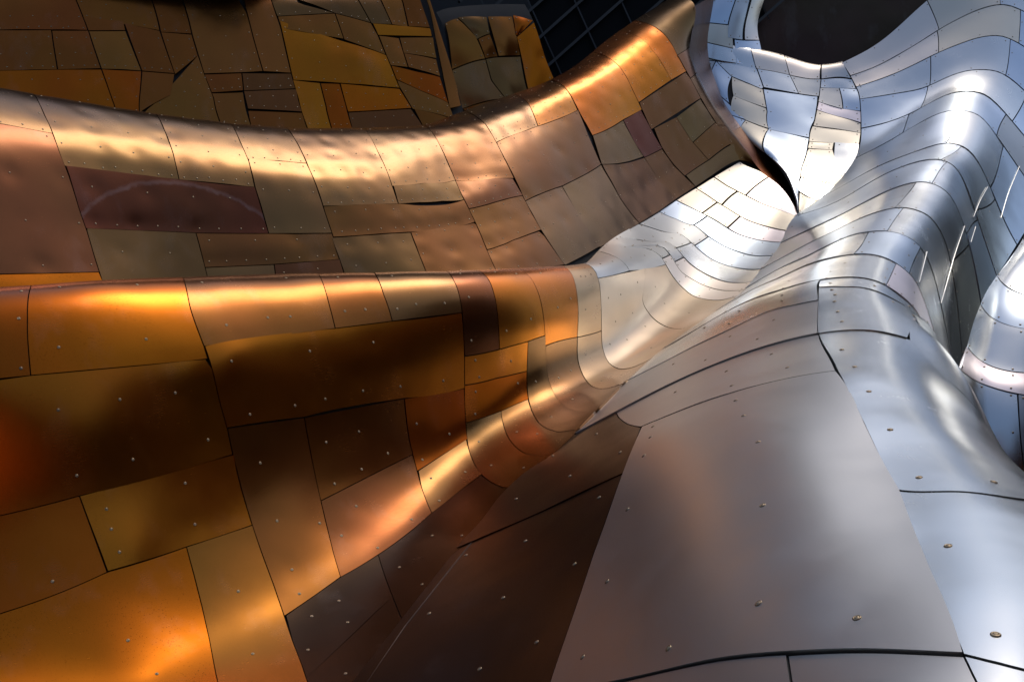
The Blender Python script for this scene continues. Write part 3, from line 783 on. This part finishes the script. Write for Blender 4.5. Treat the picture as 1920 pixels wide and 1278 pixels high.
# ================================================================== middle gold band (B)
B_SEC = [
 [(-420,125,5.5),(-415,110,5.2),(-405,140,5.1),(-385,205,5.05),(-360,290,5.02),(-335,380,5.0),(-315,450,4.98),(-290,560,4.95)],
 [(52,190,6.75),(61,178,6.4),(74,203,6.27),(95,246,6.21),(119,310,6.18),(146,392,6.14),(168,460,6.1),(196,550,6.02)],
 [(285,230,7.35),(293,218,6.95),(306,242,6.82),(322,285,6.76),(340,340,6.73),(360,410,6.7),(376,475,6.66),(395,560,6.6)],
 [(532,256,8.05),(539,244,7.6),(558,274,7.45),(577,314,7.38),(594,355,7.34),(614,417,7.28),(634,482,7.2),(655,560,7.1)],
 [(682,250,8.45),(689,247,8.05),(707,283,7.9),(725,324,7.82),(745,380,7.75),(763,425,7.68),(790,490,7.55),(822,560,7.42)],
 [(797,238,8.8),(805,242,8.5),(824,272,8.36),(851,337,8.26),(873,385,8.18),(894,428,8.1),(925,497,7.93),(960,560,7.75)],
 [(872,208,9.35),(900,224,9.0),(915,243,8.91),(935,281,8.83),(960,328,8.73),(988,386,8.62),(1022,446,8.5),(1080,525,8.5)],
 [(1037,153,10.35),(1062,169,10.05),(1080,202,9.97),(1100,250,9.95),(1126,309,9.93),(1150,352,9.9),(1172,388,9.87),(1200,420,9.9)],
 [(1110,99,11.5),(1148,115,11.15),(1170,140,11.08),(1190,180,11.08),(1217,238,11.13),(1240,278,11.2),(1264,313,11.32),(1303,352,11.5)],
 [(1190,40,12.5),(1231,54,12.1),(1256,80,12.03),(1274,114,12.03),(1300,162,12.08),(1324,204,12.16),(1350,243,12.3),(1386,300,12.6)],
 [(1262,-5,13.2),(1302,10,12.75),(1299,50,12.7),(1292,88,12.68),(1306,136,12.66),(1334,192,12.66),(1372,248,12.68),(1427,322,12.7)],
]
for s_ in B_SEC:      # a well rounded top
    for k_, e_ in ((0, .42), (1, .25), (2, .16), (3, .06)):
        s_[k_] = (s_[k_][0], s_[k_][1], s_[k_][2] + e_)
BS = Surf(B_SEC, vmin=.6, smooth=(150, 16))
rootB = thing('gold_metal_wall', 'broad curving bronze gold metal band between the dark rear wall and the nearest wall', 'metal wall', (-1, 9, 0))
b1 = [(61,178),(76,205),(95,246),(110,288),(128,332),(146,392),(161,434),(174,478),(189,526),(196,550)]
b2 = [(293,218),(309,249),(324,291),(335,338)]
b2b = [(366,438),(387,518),(396,550)]
b3 = [(434,236),(449,267),(465,303),(477,352),(503,439)]
b4 = [(539,244),(560,277),(578,316),(594,355),(607,396),(622,440),(643,510),(655,550)]
b5 = [(687,248),(707,285),(725,324),(746,383)]
b5b = [(769,437),(798,512),(815,550)]
b6 = [(804,243),(823,272),(852,337),(870,378),(892,422),(928,506),(950,545)]
b7 = [(897,224),(910,235),(931,271),(955,318),(984,378),(1020,443),(1057,497),(1080,525)]
b7b = [(1053,350),(1077,393),(1124,463),(1140,485)]
b8 = [(1062,170),(1080,202),(1100,250),(1124,306),(1148,348),(1169,384),(1198,420)]
b8b = [(1165,227),(1207,296),(1238,341),(1267,374)]
b9 = [(1148,115),(1169,138),(1186,172),(1200,200),(1217,238),(1238,275),(1262,310),(1303,351)]
b10 = [(1203,74),(1220,93),(1238,117),(1258,151)]
b10b = [(1267,220),(1298,268),(1327,301),(1340,322)]
b11 = [(1231,55),(1255,79),(1272,110),(1293,148),(1313,186),(1341,231),(1375,268),(1405,305)]
b12 = [(1302,12),(1299,50),(1292,88),(1306,136),(1334,192),(1372,248),(1427,322)]
crease = [(1057,500),(1124,463),(1198,420),(1235,397),(1267,374),(1303,352),(1337,333),(1386,301)]
cop = [(689,248),(805,243),(897,224),(1062,170),(1148,115),(1203,74),(1231,55),(1302,12)]
CB = Clad(rootB, BS, [b1, b2, b2b, b3, b4, b5, b5b, b6, b7, b7b, b8, b8b, b9, b10, b10b, b11, b12, crease, cop,
    [(-270,185),(97,253)], [(121,312),(335,338),(477,352)], [(161,429),(366,438),(503,439),(621,439)], [(605,388),(747,383),(869,376)], [(620,447),(769,437),(887,419)],
    [(931,268),(1008,238),(1083,207)], [(984,378),(1053,350),(1126,309)], [(1110,255),(1167,226),(1200,206)], [(383,503),(513,497),(636,487)]], res=5, gap=.0028, lift=.01, screw_r=.0065, dent=.004, pillow=.004, step=.004, wave=.0018)
CB.backing()
def P(c, m, *a, **k):
    return CB.px(c, {'t': 'T', 'b': 'B', 'p': 'P', 'l': 'L'}.get(m, m), *a, **k)
P([(-300,130),(61,178),(97,253),(-270,185)], 't', 't', screws='std', sp=.3)
P([(-270,185),(97,253),(183,512),(-200,520)], 'p', screws='rows', sp=.35)
P([(-200,520),(183,512),(196,550),(-200,560)], 'o', screws=None)
P([(61,178),(293,218),(335,338),(121,312)], 't', 't')
P([(293,218),(434,236),(477,352),(335,338)], 't', 't')
P([(434,236),(539,244),(574,308),(466,299)], 't', 't')
_c = wpt(np.array([325., 640., 6.75])); _t = wpt(np.array([325., 344., 6.73]))
_o = P([(121,312),(477,352),(503,439),(161,429)], 'm', label='dark maroon panel scuffed with a pale arc', screws=[(.1,.3),(.4,.3),(.65,.3),(.85,.3)] + [(x, .9) for x in np.linspace(.05, .97, 9)])
_o.data.materials[0] = metal('scuffed_maroon_metal', (.105, .034, .017), arc=(tuple(_c - np.array(_o.location)), float(np.linalg.norm(_c - _t))), **GOLD)
P([(466,299),(574,308),(621,439),(503,439)], 't', screws='rows', sp=.28)
P([(161,429),(366,438),(389,525),(190,530)], 'l', screws=[(.25,.5),(.7,.5)])
P([(366,438),(621,439),(636,487),(383,503)], 'b', screws=[(.1,.25),(.4,.25),(.7,.2)] + [(x, .85) for x in np.linspace(.05, .95, 8)])
P([(383,503),(513,497),(520,550),(396,550)], 't', screws=None)
P([(513,497),(636,487),(655,550),(520,550)], 'p', screws=[(.1,.3),(.6,.25)])
P([(539,244),(687,248),(746,383),(605,388)], 't', 't', dent=.007)
P([(687,248),(804,243),(852,340),(736,350)], 't', 't', dent=.004)
P([(736,350),(852,340),(869,376),(747,383)], 'l', screws=[(.1,.25),(.45,.3),(.8,.3)] + [(x, .8) for x in np.linspace(.06, .95, 6)])
P([(605,388),(869,376),(887,419),(620,447)], 'b', screws=[(.06,.2),(.25,.2),(.45,.2),(.65,.2),(.85,.2)] + [(x, .85) for x in np.linspace(.05, .95, 12)])
P([(620,447),(769,437),(800,520),(645,520)], 'l', screws=[(.15,.2),(.5,.2),(.85,.2),(.15,.75),(.5,.7),(.85,.65)])
P([(769,437),(887,419),(930,512),(800,520)], 'b', screws='rows', sp=.3)
P([(645,520),(930,512),(955,550),(655,550)], 'b', screws=None)
P([(804,243),(897,224),(960,337),(852,340)], 'b', 't', dent=.005)
P([(852,340),(960,337),(978,368),(878,393)], 'p', screws='std', sp=.2)
P([(878,393),(978,368),(1010,434),(912,470)], 'b', screws='rows', sp=.25)
P([(912,470),(1010,434),(1057,498),(930,512)], 'b', screws='rows', sp=.25)
P([(897,224),(990,195),(1008,238),(931,268)], 't', 't', dent=.004, sp=.18)
P([(990,195),(1062,170),(1083,207),(1008,238)], 'y', 't', dent=.004, sp=.18)
P([(931,268),(1083,207),(1126,309),(984,378)], 'b', screws='rows', sp=.3, pillow=.01)
P([(984,378),(1053,350),(1127,463),(1059,498)], 't', screws='rows', sp=.28)
P([(1053,350),(1126,309),(1198,420),(1127,463)], 't', screws='rows', sp=.28)
P([(1062,170),(1148,115),(1200,208),(1110,255)], 'g', 't', dent=.004, pillow=.012)
P([(1110,255),(1167,226),(1206,294),(1127,309)], 'l', screws='rows', sp=.3)
P([(1167,226),(1200,206),(1240,280),(1207,296)], 'm', screws='rows', sp=.3)
P([(1127,309),(1207,296),(1267,374),(1198,420)], 'b', screws='rows', sp=.3)
P([(1207,296),(1240,280),(1303,351),(1267,374)], 'b', screws='rows', sp=.3)
P([(1148,115),(1203,74),(1258,151),(1198,193)], 'g', 't', dent=.004)
P([(1203,74),(1231,55),(1284,136),(1258,151)], 'g', 't')
P([(1198,193),(1284,136),(1312,186),(1225,241)], 'b', screws='rows', sp=.3)
P([(1225,241),(1267,220),(1327,301),(1284,330)], 'b', screws='rows', sp=.3)
P([(1267,220),(1312,186),(1340,231),(1298,268)], 'l', screws='rows', sp=.25)
P([(1298,268),(1340,231),(1374,270),(1327,301)], 'b', screws='rows', sp=.25)
P([(1284,330),(1374,270),(1386,301),(1303,351)], 't', screws=None)
P([(1231,55),(1302,12),(1293,88),(1268,105)], 'l', 't', screws=None)
P([(1268,105),(1293,88),(1306,136),(1293,148)], 'b', screws=None)
P([(1293,148),(1306,136),(1372,248),(1345,236)], 'b', screws='rows', sp=.3)
P([(1345,236),(1372,248),(1427,322),(1386,301)], 'b', screws='rows', sp=.3)
# the return of the band's free edge, in shadow against the silver tongue
e_in = [(1302,12,12.9),(1299,50,12.8),(1292,88,12.7),(1306,136,12.66),(1334,192,12.66),(1372,248,12.68),(1427,322,12.6),(1465,362,11.95),(1499,407,11.05)]
e_out = [(1340,-10,14.6),(1330,50,14.6),(1325,90,14.6),(1335,138,14.4),(1362,200,14.1),(1398,243,13.8),(1465,300,13.3),(1495,345,12.4),(1502,405,11.25)]
RS = Surf([spread(e_in, 12), .5 * (spread(e_in, 12) + spread(e_out, 12)), spread(e_out, 12)], sub=8)
S_ = RS.S; n_, m_ = S_.shape[:2]; idx = np.arange(n_ * m_).reshape(n_, m_)
mesh_obj('edge_return', S_.reshape(-1, 3), np.stack([idx[:-1, :-1], idx[1:, :-1], idx[1:, 1:], idx[:-1, 1:]], -1).reshape(-1, 4), MATS['d'], rootB)
CB.finish()

# ================================================================== silver tongue behind (T)
T_SEC = [  # rows from the lip of the dark opening down to the tip
 [(1312,85,17.2),(1345,92,17.2),(1380,98,17.2),(1425,108,17.2),(1476,120,17.2),(1522,132,17.2),(1563,134,17.2),(1590,130,17.2)],
 [(1307,66,16.0),(1338,74,15.6),(1373,82,15.4),(1421,94,15.35),(1474,107,15.35),(1520,121,15.3),(1561,122,15.1),(1580,118,14.95)],
 [(1307,100,15.6),(1334,112,15.2),(1372,120,15.0),(1423,128,14.9),(1476,138,14.85),(1522,147,14.8),(1566,145,14.7),(1597,150,14.55)],
 [(1313,142,15.2),(1340,158,14.7),(1376,172,14.4),(1428,184,14.2),(1480,192,14.1),(1524,196,14.1),(1575,196,14.05),(1612,186,14.0)],
 [(1341,203,14.4),(1370,216,14.0),(1405,228,13.75),(1441,237,13.6),(1482,243,13.5),(1522,246,13.45),(1572,245,13.42),(1614,243,13.4)],
 [(1410,268,13.3),(1430,277,13.05),(1455,286,12.9),(1480,293,12.8),(1510,299,12.72),(1545,304,12.66),(1580,303,12.63),(1606,297,12.6)],
 [(1460,311,12.5),(1474,319,12.35),(1487,326,12.25),(1502,332,12.15),(1518,338,12.08),(1536,343,12.02),(1554,347,11.96),(1570,351,11.92)],
 [(1489,361,11.6),(1494,366,11.55),(1500,370,11.52),(1507,374,11.5),(1515,377,11.5),(1523,378,11.5),(1531,378,11.5),(1540,376,11.5)],
 [(1497,402,11.06),(1498,402.5,11.06),(1499,403,11.06),(1500,403.5,11.06),(1501,404,11.06),(1503,404,11.06),(1505,404,11.05),(1508,403,11.05)],
]
TS = Surf(T_SEC, smooth=(20, 20))
# rows run down here: u = row, v = across
TS.valid[:int(.8 * TS.sub), :] = False
rootT = thing('silver_metal_wall', 'pale silver and cream metal tongue narrowing to a point below the dark opening', 'metal wall', (3, 13.5, 0))
tv1 = [(1398,62),(1415,122),(1431,164),(1438,210),(1441,243),(1435,279)]
tv2 = [(1541,131),(1536,177),(1527,227),(1517,260),(1513,283),(1500,329),(1495,358)]
tl = [(1307,66),(1307,100),(1313,142),(1341,203),(1375,240),(1410,268),(1444,296),(1472,324),(1489,361),(1497,402)]
tcr = [(1580,118),(1597,150),(1612,186),(1617,214),(1614,250),(1606,297),(1586,329),(1569,352),(1540,375),(1508,402)]
th1 = [(1343,115),(1372,145),(1428,168),(1497,177),(1533,182)]
th2 = [(1341,203),(1398,227),(1441,243),(1517,260)]
CT = Clad(rootT, TS, [tv1, tv2, tl, tcr, th1, th2], res=5, gap=.004, lift=.01, screw_r=.008, dent=.002, pillow=.004, step=.003)
CT.backing(stepk=2)
def PT(c, m, top=False, **k):
    TL, TR, BR, BL = c
    kw = dict(screws='rows', sp=.45); kw.update(k)
    if top:
        E = [CT.edge(TL, TR), CT.edge(TR, BR), CT.edge(BL, BR), CT.edge(TL, BL)]
        U = [TS.inv(e) for e in E]
        for q in (1, 3): U[q] = np.vstack([[0.0, U[q][0][1]], U[q]])
        U[0][:, 0] = 0
        U[3][0] = U[0][0]; U[1][0] = U[0][-1]; U[2][0] = U[3][-1]; U[2][-1] = U[1][-1]
        return CT.patch(U, m, **kw)
    return CT.px(c, m, **kw)
PT([(1307,70),(1345,78),(1343,115),(1309,112)], 'h', True)
PT([(1345,78),(1405,90),(1419,135),(1343,115)], 's', True)
PT([(1405,90),(1470,107),(1480,142),(1419,130)], 'w', True)
PT([(1470,107),(1541,122),(1537,150),(1480,142)], 'w', True)
PT([(1541,122),(1580,118),(1596,148),(1539,150)], 'w', True)
PT([(1309,112),(1343,115),(1330,160),(1314,145)], 'h')
PT([(1343,115),(1372,145),(1368,195),(1330,160)], 'u')
PT([(1372,145),(1431,166),(1436,204),(1375,180)], 'c')
PT([(1375,180),(1436,204),(1440,242),(1370,208)], 'c')
PT([(1314,145),(1330,160),(1398,226),(1341,203)], 'u')
PT([(1343,115),(1419,130),(1431,165),(1372,145)], 's')
PT([(1419,130),(1480,142),(1497,177),(1431,165)], 's')
PT([(1480,142),(1539,150),(1535,182),(1497,177)], 'h')
PT([(1431,165),(1535,182),(1517,260),(1441,243)], 'u')
PT([(1341,203),(1398,227),(1392,257),(1395,257)], 'u')
PT([(1398,227),(1441,243),(1435,290),(1392,255)], 'c')
PT([(1441,243),(1517,260),(1498,340),(1438,290)], 'u')
PT([(1438,290),(1498,340),(1495,395),(1489,361)], 'u')
PT([(1539,150),(1597,150),(1606,168),(1537,166)], 's')
PT([(1537,166),(1573,166),(1580,206),(1534,192)], 'n')
PT([(1573,166),(1606,168),(1616,210),(1580,206)], 'u')
PT([(1534,192),(1616,210),(1616,232),(1531,207)], 'v')
PT([(1531,207),(1616,232),(1614,250),(1523,237)], 'c')
PT([(1523,237),(1614,250),(1611,272),(1517,266)], 'c')
PT([(1517,266),(1564,268),(1561,282),(1516,279)], 'c')
PT([(1516,279),(1561,282),(1547,347),(1502,333)], 'c')
PT([(1564,268),(1611,272),(1584,330),(1553,319)], 's')
PT([(1553,319),(1584,330),(1569,351),(1547,347)], 'c')
PT([(1502,333),(1569,351),(1540,375),(1498,362)], 's')
PT([(1498,362),(1540,375),(1508,402),(1497,399)], 'c')
CT.finish()

# the upright silver rib rising from the tongue at its left
R_SEC = [
 [(1352,-40,16.4),(1360,-40,16.0),(1375,-40,15.8),(1392,-40,15.75),(1410,-40,15.9),(1440,-40,16.3)],
 [(1334,0,16.3),(1344,0,15.9),(1362,0,15.65),(1383,0,15.6),(1405,0,15.75),(1428,0,16.2)],
 [(1313,45,16.1),(1326,46,15.7),(1346,48,15.45),(1368,50,15.4),(1392,52,15.6),(1415,52,16.1)],
 [(1307,72,16.0),(1322,78,15.6),(1344,84,15.35),(1368,90,15.3),(1394,95,15.4),(1425,98,15.6)],
 [(1307,100,15.7),(1324,110,15.35),(1346,117,15.15),(1372,122,15.05),(1398,127,15.05),(1428,132,15.1)],
]
RB = Surf(R_SEC, smooth=(4, 4))
rootR = thing('silver_metal_wall', 'narrow upright silver metal rib at the edge of the dark opening', 'metal wall', (3, 15.5, 0))
CR = Clad(rootR, RB, [], res=5, gap=.004, lift=.045, screw_r=.008, dent=.003, pillow=.006)
CR.backing(off=.02, stepk=2)
for (u0, u1, v0, v1, m) in ((0,1,0,1,'h'),(1,2,0,.8,'s'),(2,3,0,.9,'h'),(3,4,0,.9,'h'),(0,1.3,1,2.6,'s'),(1.0,2,.8,2.8,'u'),(2,3.1,.9,3.2,'c'),(3.1,4,.9,3.3,'s'),(0,1,2.6,4,'h'),(1,2.6,2.8,3.9,'h'),(0,2.6,4,5,'w'),(2.6,4,3.3,5,'u')):
    CR.uv((u0, v0), (u0, v1), (u1, v1), (u1, v0), m, screws='rows', sp=.4)
CR.finish()

# ================================================================== small silver bulge at the right edge (E)
E_SEC = [
 [(1990,300,9.55),(2000,330,9.25),(2030,350,9.08),(2080,370,8.95),(2140,390,8.95)],
 [(1919,452,9.28),(1935,475,8.96),(1965,495,8.8),(2020,515,8.63),(2090,530,8.62)],
 [(1869,519,8.92),(1884,538,8.61),(1910,552,8.44),(1960,566,8.31),(2040,575,8.35)],
 [(1840,570,8.62),(1860,595,8.31),(1888,609,8.15),(1935,618,8.05),(2020,622,8.08)],
 [(1814,654,8.32),(1836,679,8.03),(1868,696,7.88),(1920,704,7.8),(2000,703,7.83)],
 [(1800,690,8.15),(1830,711,7.88),(1862,725,7.75),(1920,739,7.67),(2000,742,7.7)],
 [(1790,790,7.85),(1830,812,7.66),(1870,826,7.56),(1925,838,7.52),(2000,846,7.55)],
 [(1800,930,7.7),(1840,950,7.55),(1890,965,7.45),(1940,975,7.45),(2010,985,7.5)],
 [(1810,1250,7.4),(1850,1260,7.3),(1900,1270,7.25),(1950,1275,7.25),(2020,1280,7.3)],
]
ES = Surf(E_SEC, smooth=(60, 30))
rootE = thing('silver_metal_wall', 'pale silver metal bulge at the right picture edge beyond the ridge', 'metal wall', (4, 8, 0))
CE = Clad(rootE, ES, [], res=6, gap=.004, lift=.01, screw_r=.009, dent=.0015, pillow=.003)
CE.backing()
for (u0, u1, v0, v1, m) in ((0,1,0,4,'h'),(1,2,0,4,'s'),(2,3,0,4,'u'),(3,4,0,4,'s'),(4,5,0,4,'v'),(5,6.6,0,2.8,'s'),(5,6.6,2.8,4,'h'),(6.6,8,0,4,'s')):
    CE.uv((u0, v0), (u0, v1), (u1, v1), (u1, v0), m, screws='rows', sp=.4)
tube_along('valley_flashing', wpt(spread([(1919,452,9.3),(1869,519,8.92),(1840,570,8.62),(1814,654,8.3),(1800,690,8.1)], 24)), .005, MATS['u'], rootE)
CE.finish()

# ================================================================== rear gold wall (A)
A_SEC = []
for x0, lean, d, yc in ((-260, 90, 9.3, -30), (60, 80, 9.9, -26), (250, 75, 10.3, -22), (420, 70, 10.7, -14), (530, 66, 11.0, -6), (640, 64, 11.3, -4), (735, 64, 11.55, -6), (800, 62, 11.75, -14), (842, 40, 11.9, -30)):
    sec = []
    for y, dd in ((yc + 16, .7), (yc, .15), (30, .0), (75, -.06), (120, -.1), (165, -.13), (210, -.15), (300, -.18)):
        sec.append((x0 - lean + lean * (y + 10) / 125.0, y, d + dd))
    A_SEC.append(sec)
AS = Surf(A_SEC, vmin=1.0, smooth=(30, 10))
rootA = thing('gold_metal_wall', 'dark bronze gold metal wall in shade behind the curving band, lit gold at one spot', 'metal wall', (-3, 11.5, 0))
a1 = [(130,-30),(142,0),(155,32),(170,72),(187,122),(197,150),(215,200),(225,235)]
a3 = [(330,-30),(342,0),(360,68),(382,140),(400,185),(412,230),(422,265)]
a4 = [(450,-20),(456,0),(475,74),(493,136)]
a5 = [(500,-20),(508,0),(527,55),(546,139),(559,187),(576,242),(584,270)]
a7 = [(660,-20),(672,3),(708,68),(724,107),(747,161),(789,232),(810,270)]
a9 = [(780,-20),(789,3),(808,58),(827,155),(847,213),(860,260)]
CA = Clad(rootA, AS, [a1, a3, a4, a5, a7, a9], res=6, gap=.004, lift=.015, screw_r=.007, dent=.002, pillow=.004, step=.003, wave=.003)
CA.backing(off=-.03)
P = CA.px
tl_ = dict(tilt=.006)
P([(-200,-20),(142,0),(168,58),(-200,58)], 'd', 't', **tl_)
P([(-200,58),(97,59),(108,133),(-200,137)], 'd', **tl_)
P([(97,59),(166,59),(190,131),(108,133)], 'd', **tl_)
P([(-200,137),(190,131),(225,240),(-200,260)], 'r', **tl_)
P([(142,0),(286,5),(300,60),(160,35)], 'd', 't', **tl_)
P([(155,33),(232,42),(236,60),(166,60)], 'd', screws=None, **tl_)
P([(166,60),(236,60),(266,135),(190,131)], 'b', **tl_)
P([(232,44),(300,60),(328,140),(266,135)], 'd', **tl_)
P([(190,131),(266,135),(262,215),(222,230)], 'r', **tl_)
P([(286,5),(342,6),(360,67),(301,62)], 'd', 't', **tl_)
P([(301,62),(360,67),(372,105),(328,142)], 'd', tilt=.012)
P([(372,105),(382,140),(412,240),(262,225)], 'b', tilt=.012)
P([(266,135),(328,140),(320,180),(262,215)], 'd', screws=None)
P([(342,3),(456,28),(492,137),(382,140)], 'b', 't', **tl_)
P([(456,3),(508,3),(546,139),(493,137)], 'b', 't', **tl_)
P([(382,140),(453,138),(456,172),(396,176)], 'd', **tl_)
P([(453,138),(546,139),(556,168),(456,172)], 'p', **tl_)
P([(396,176),(456,174),(472,240),(412,240)], 'b', **tl_)
P([(456,172),(556,168),(567,212),(464,206)], 'p', **tl_)
P([(464,208),(567,212),(580,255),(474,255)], 'd', **tl_)
P([(508,3),(560,9),(628,26),(520,32)], 'l', 't', sp=.3)
P([(520,32),(628,26),(645,76),(527,55)], 'b', tilt=.012, sp=.3)
P([(560,2),(672,3),(695,45),(628,26)], 'l', 't', sp=.3)
P([(628,26),(695,45),(724,105),(645,76)], 'b', tilt=.012, sp=.3)
P([(524,40),(724,106),(749,167),(552,151)], 'g', dent=.003, pillow=.012, sp=.24, dents=[(.75,.45,-.03,.2)])
P([(548,151),(600,157),(622,245),(575,245)], 'g', **tl_)
P([(600,157),(637,158),(662,245),(622,245)], 'r', **tl_)
P([(637,158),(749,168),(770,205),(652,212)], 'o', **tl_)
P([(652,212),(770,205),(800,250),(662,250)], 'p', **tl_)
P([(672,3),(714,3),(735,48),(697,46)], 'l', 't', sp=.3)
P([(714,3),(755,5),(765,52),(735,48)], 'b', 't', tilt=.012)
P([(755,5),(789,3),(806,54),(765,52)], 'd', 't', tilt=.012)
P([(697,46),(806,54),(808,70),(709,68)], 'g', tilt=.012, screws=None)
P([(709,68),(748,72),(765,128),(732,125)], 'b', tilt=.012)
P([(748,72),(812,72),(818,112),(756,100)], 'b', tilt=.012)
P([(756,100),(818,112),(824,146),(765,128)], 'b', tilt=.012)
P([(732,125),(824,146),(840,195),(743,150)], 'r', tilt=.012)
P([(743,150),(840,195),(850,225),(775,205)], 'b', tilt=.012)
P([(775,205),(850,225),(860,260),(800,255)], 'd', tilt=.012, screws=None)
P([(806,20),(828,20),(864,200),(842,205)], 'b', 't', tilt=.012, screws=None)
CA.finish()

# ================================================================== end wall of the rear gold volume (recessed, to the right of the fold)
A2 = []
for pts, d in (([(818,20),(834,55),(847,132),(865,203),(875,260)], 12.6), ([(850,10),(870,40),(905,107),(930,160),(965,215)], 12.75), ([(920,5),(935,40),(955,107),(970,160),(990,200)], 12.95), ([(985,5),(1003,42),(1022,107),(1039,149),(1055,190)], 13.2)):
    A2.append([(x, y, d + (.0 if i else .2)) for i, (x, y) in enumerate(pts)])
A2S = Surf(A2, smooth=(10, 10))
rootA2 = thing('gold_metal_wall', 'small bronze gold metal end wall beside the dark glazed wall', 'metal wall', (-.3, 13, 0))
arc = [(857,36),(892,71),(908,107),(921,152),(950,189),(960,205)]
CA2 = Clad(rootA2, A2S, [arc], res=6, gap=.004, lift=.015, screw_r=.009, dent=.004, pillow=.02, step=.008)
CA2.backing(off=-.03)
P = CA2.px
for c, m in (([(834,45),(857,36),(910,112),(847,132)], 'b'), ([(847,132),(910,112),(945,190),(866,205)], 't'), ([(857,34),(913,34),(918,65),(895,75)], 'l'), ([(895,75),(918,65),(934,107),(910,111)], 'd'),
             ([(913,34),(960,32),(976,105),(934,107)], 'b'), ([(910,111),(976,106),(991,178),(950,190)], 'l'), ([(960,30),(1000,40),(970,70),(967,68)], 'r'), ([(968,70),(1001,42),(1039,149),(991,175)], 'o'), ([(866,205),(950,190),(991,178),(900,225)], 'd')):
    P(c, m, screws='rows', sp=.45, tilt=.012)
CA2.finish()

# ================================================================== dark glazed wall with mullions, and dark cladding behind
def plane_pt(x, y):   # leaning plane of the glazing
    return wpt(np.array([x, y, 15.5 + (x - 1000) * .004 - (y - 60) * .004]))
rootG = thing('glazed_wall', 'black glazed wall with a diagonal grid of thin grey mullions', 'glazed wall', (1.5, 16, 0))
M_GLASS = dull('dark_glass', (.003, .003, .003), .5)
M_GLASS.node_tree.nodes['Principled BSDF'].inputs['Specular IOR Level'].default_value = .06
M_MULL = dull('grey_mullion', (.014, .013, .012), .5)
A0 = np.array([1040.0, 113.0]); du = np.array([62.0, -55.0]); dvv = np.array([21.5, 47.5])
lo, hi = -2, 7
for i in range(lo, hi):
    for j in range(-6, 4):
        q = [A0 + du * a + dvv * b for a, b in ((i, j), (i + 1, j), (i + 1, j + 1), (i, j + 1))]
        cx, cy = np.mean(q, 0)
        if not (960 < cx < 1420 and -70 < cy < 175):
            continue
        o = mesh_obj('pane', [plane_pt(*p) for p in q], [(0, 1, 2, 3)], M_GLASS, rootG, smooth=False)
for j in range(-6, 5):
    pts = [plane_pt(*(A0 + du * a + dvv * j)) + np.array([0, -.05, 0]) for a in np.linspace(-1.5, 6.5, 12)]
    tube_along('mullion', pts, .017, M_MULL, rootG, flat=2)
for i in range(-1, 7):
    pts = [plane_pt(*(A0 + du * i + dvv * b)) + np.array([0, -.05, 0]) for b in np.linspace(-5.5, 4.2, 12)]
    tube_along('mullion', pts, .009, M_MULL, rootG, flat=2)

# dark interior of the opening above the tongue: hanging dark sheets
rootO = thing('opening_lining', 'dark brown folded lining inside the opening above the silver tongue', 'lining', (4, 18, 0))
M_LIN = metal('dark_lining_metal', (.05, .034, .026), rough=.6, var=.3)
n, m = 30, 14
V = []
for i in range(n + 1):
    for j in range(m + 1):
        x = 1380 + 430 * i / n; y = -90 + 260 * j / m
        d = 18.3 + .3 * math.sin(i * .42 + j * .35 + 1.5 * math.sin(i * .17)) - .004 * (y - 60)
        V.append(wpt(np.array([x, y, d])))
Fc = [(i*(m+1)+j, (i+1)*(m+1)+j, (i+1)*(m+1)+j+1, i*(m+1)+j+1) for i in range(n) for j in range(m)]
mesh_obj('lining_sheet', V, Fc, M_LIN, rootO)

bwv = [(-18, 15.2, 0), (3.2, 15.2, 0), (16, 15.2, 0), (-18, 15.2, 11.5), (3.2, 15.2, 11.5), (3.2, 15.2, 7.4), (16, 15.2, 7.4)]  # taller left part added, unseen, to give the metal dark reflections
bw = mesh_obj('dark_cladding_wall', bwv, [(0, 1, 4, 3), (1, 2, 6, 5)], M_DARK, smooth=False)
bw['kind'] = 'structure'
bw['label'] = 'black cladding of the building behind the metal sheets'
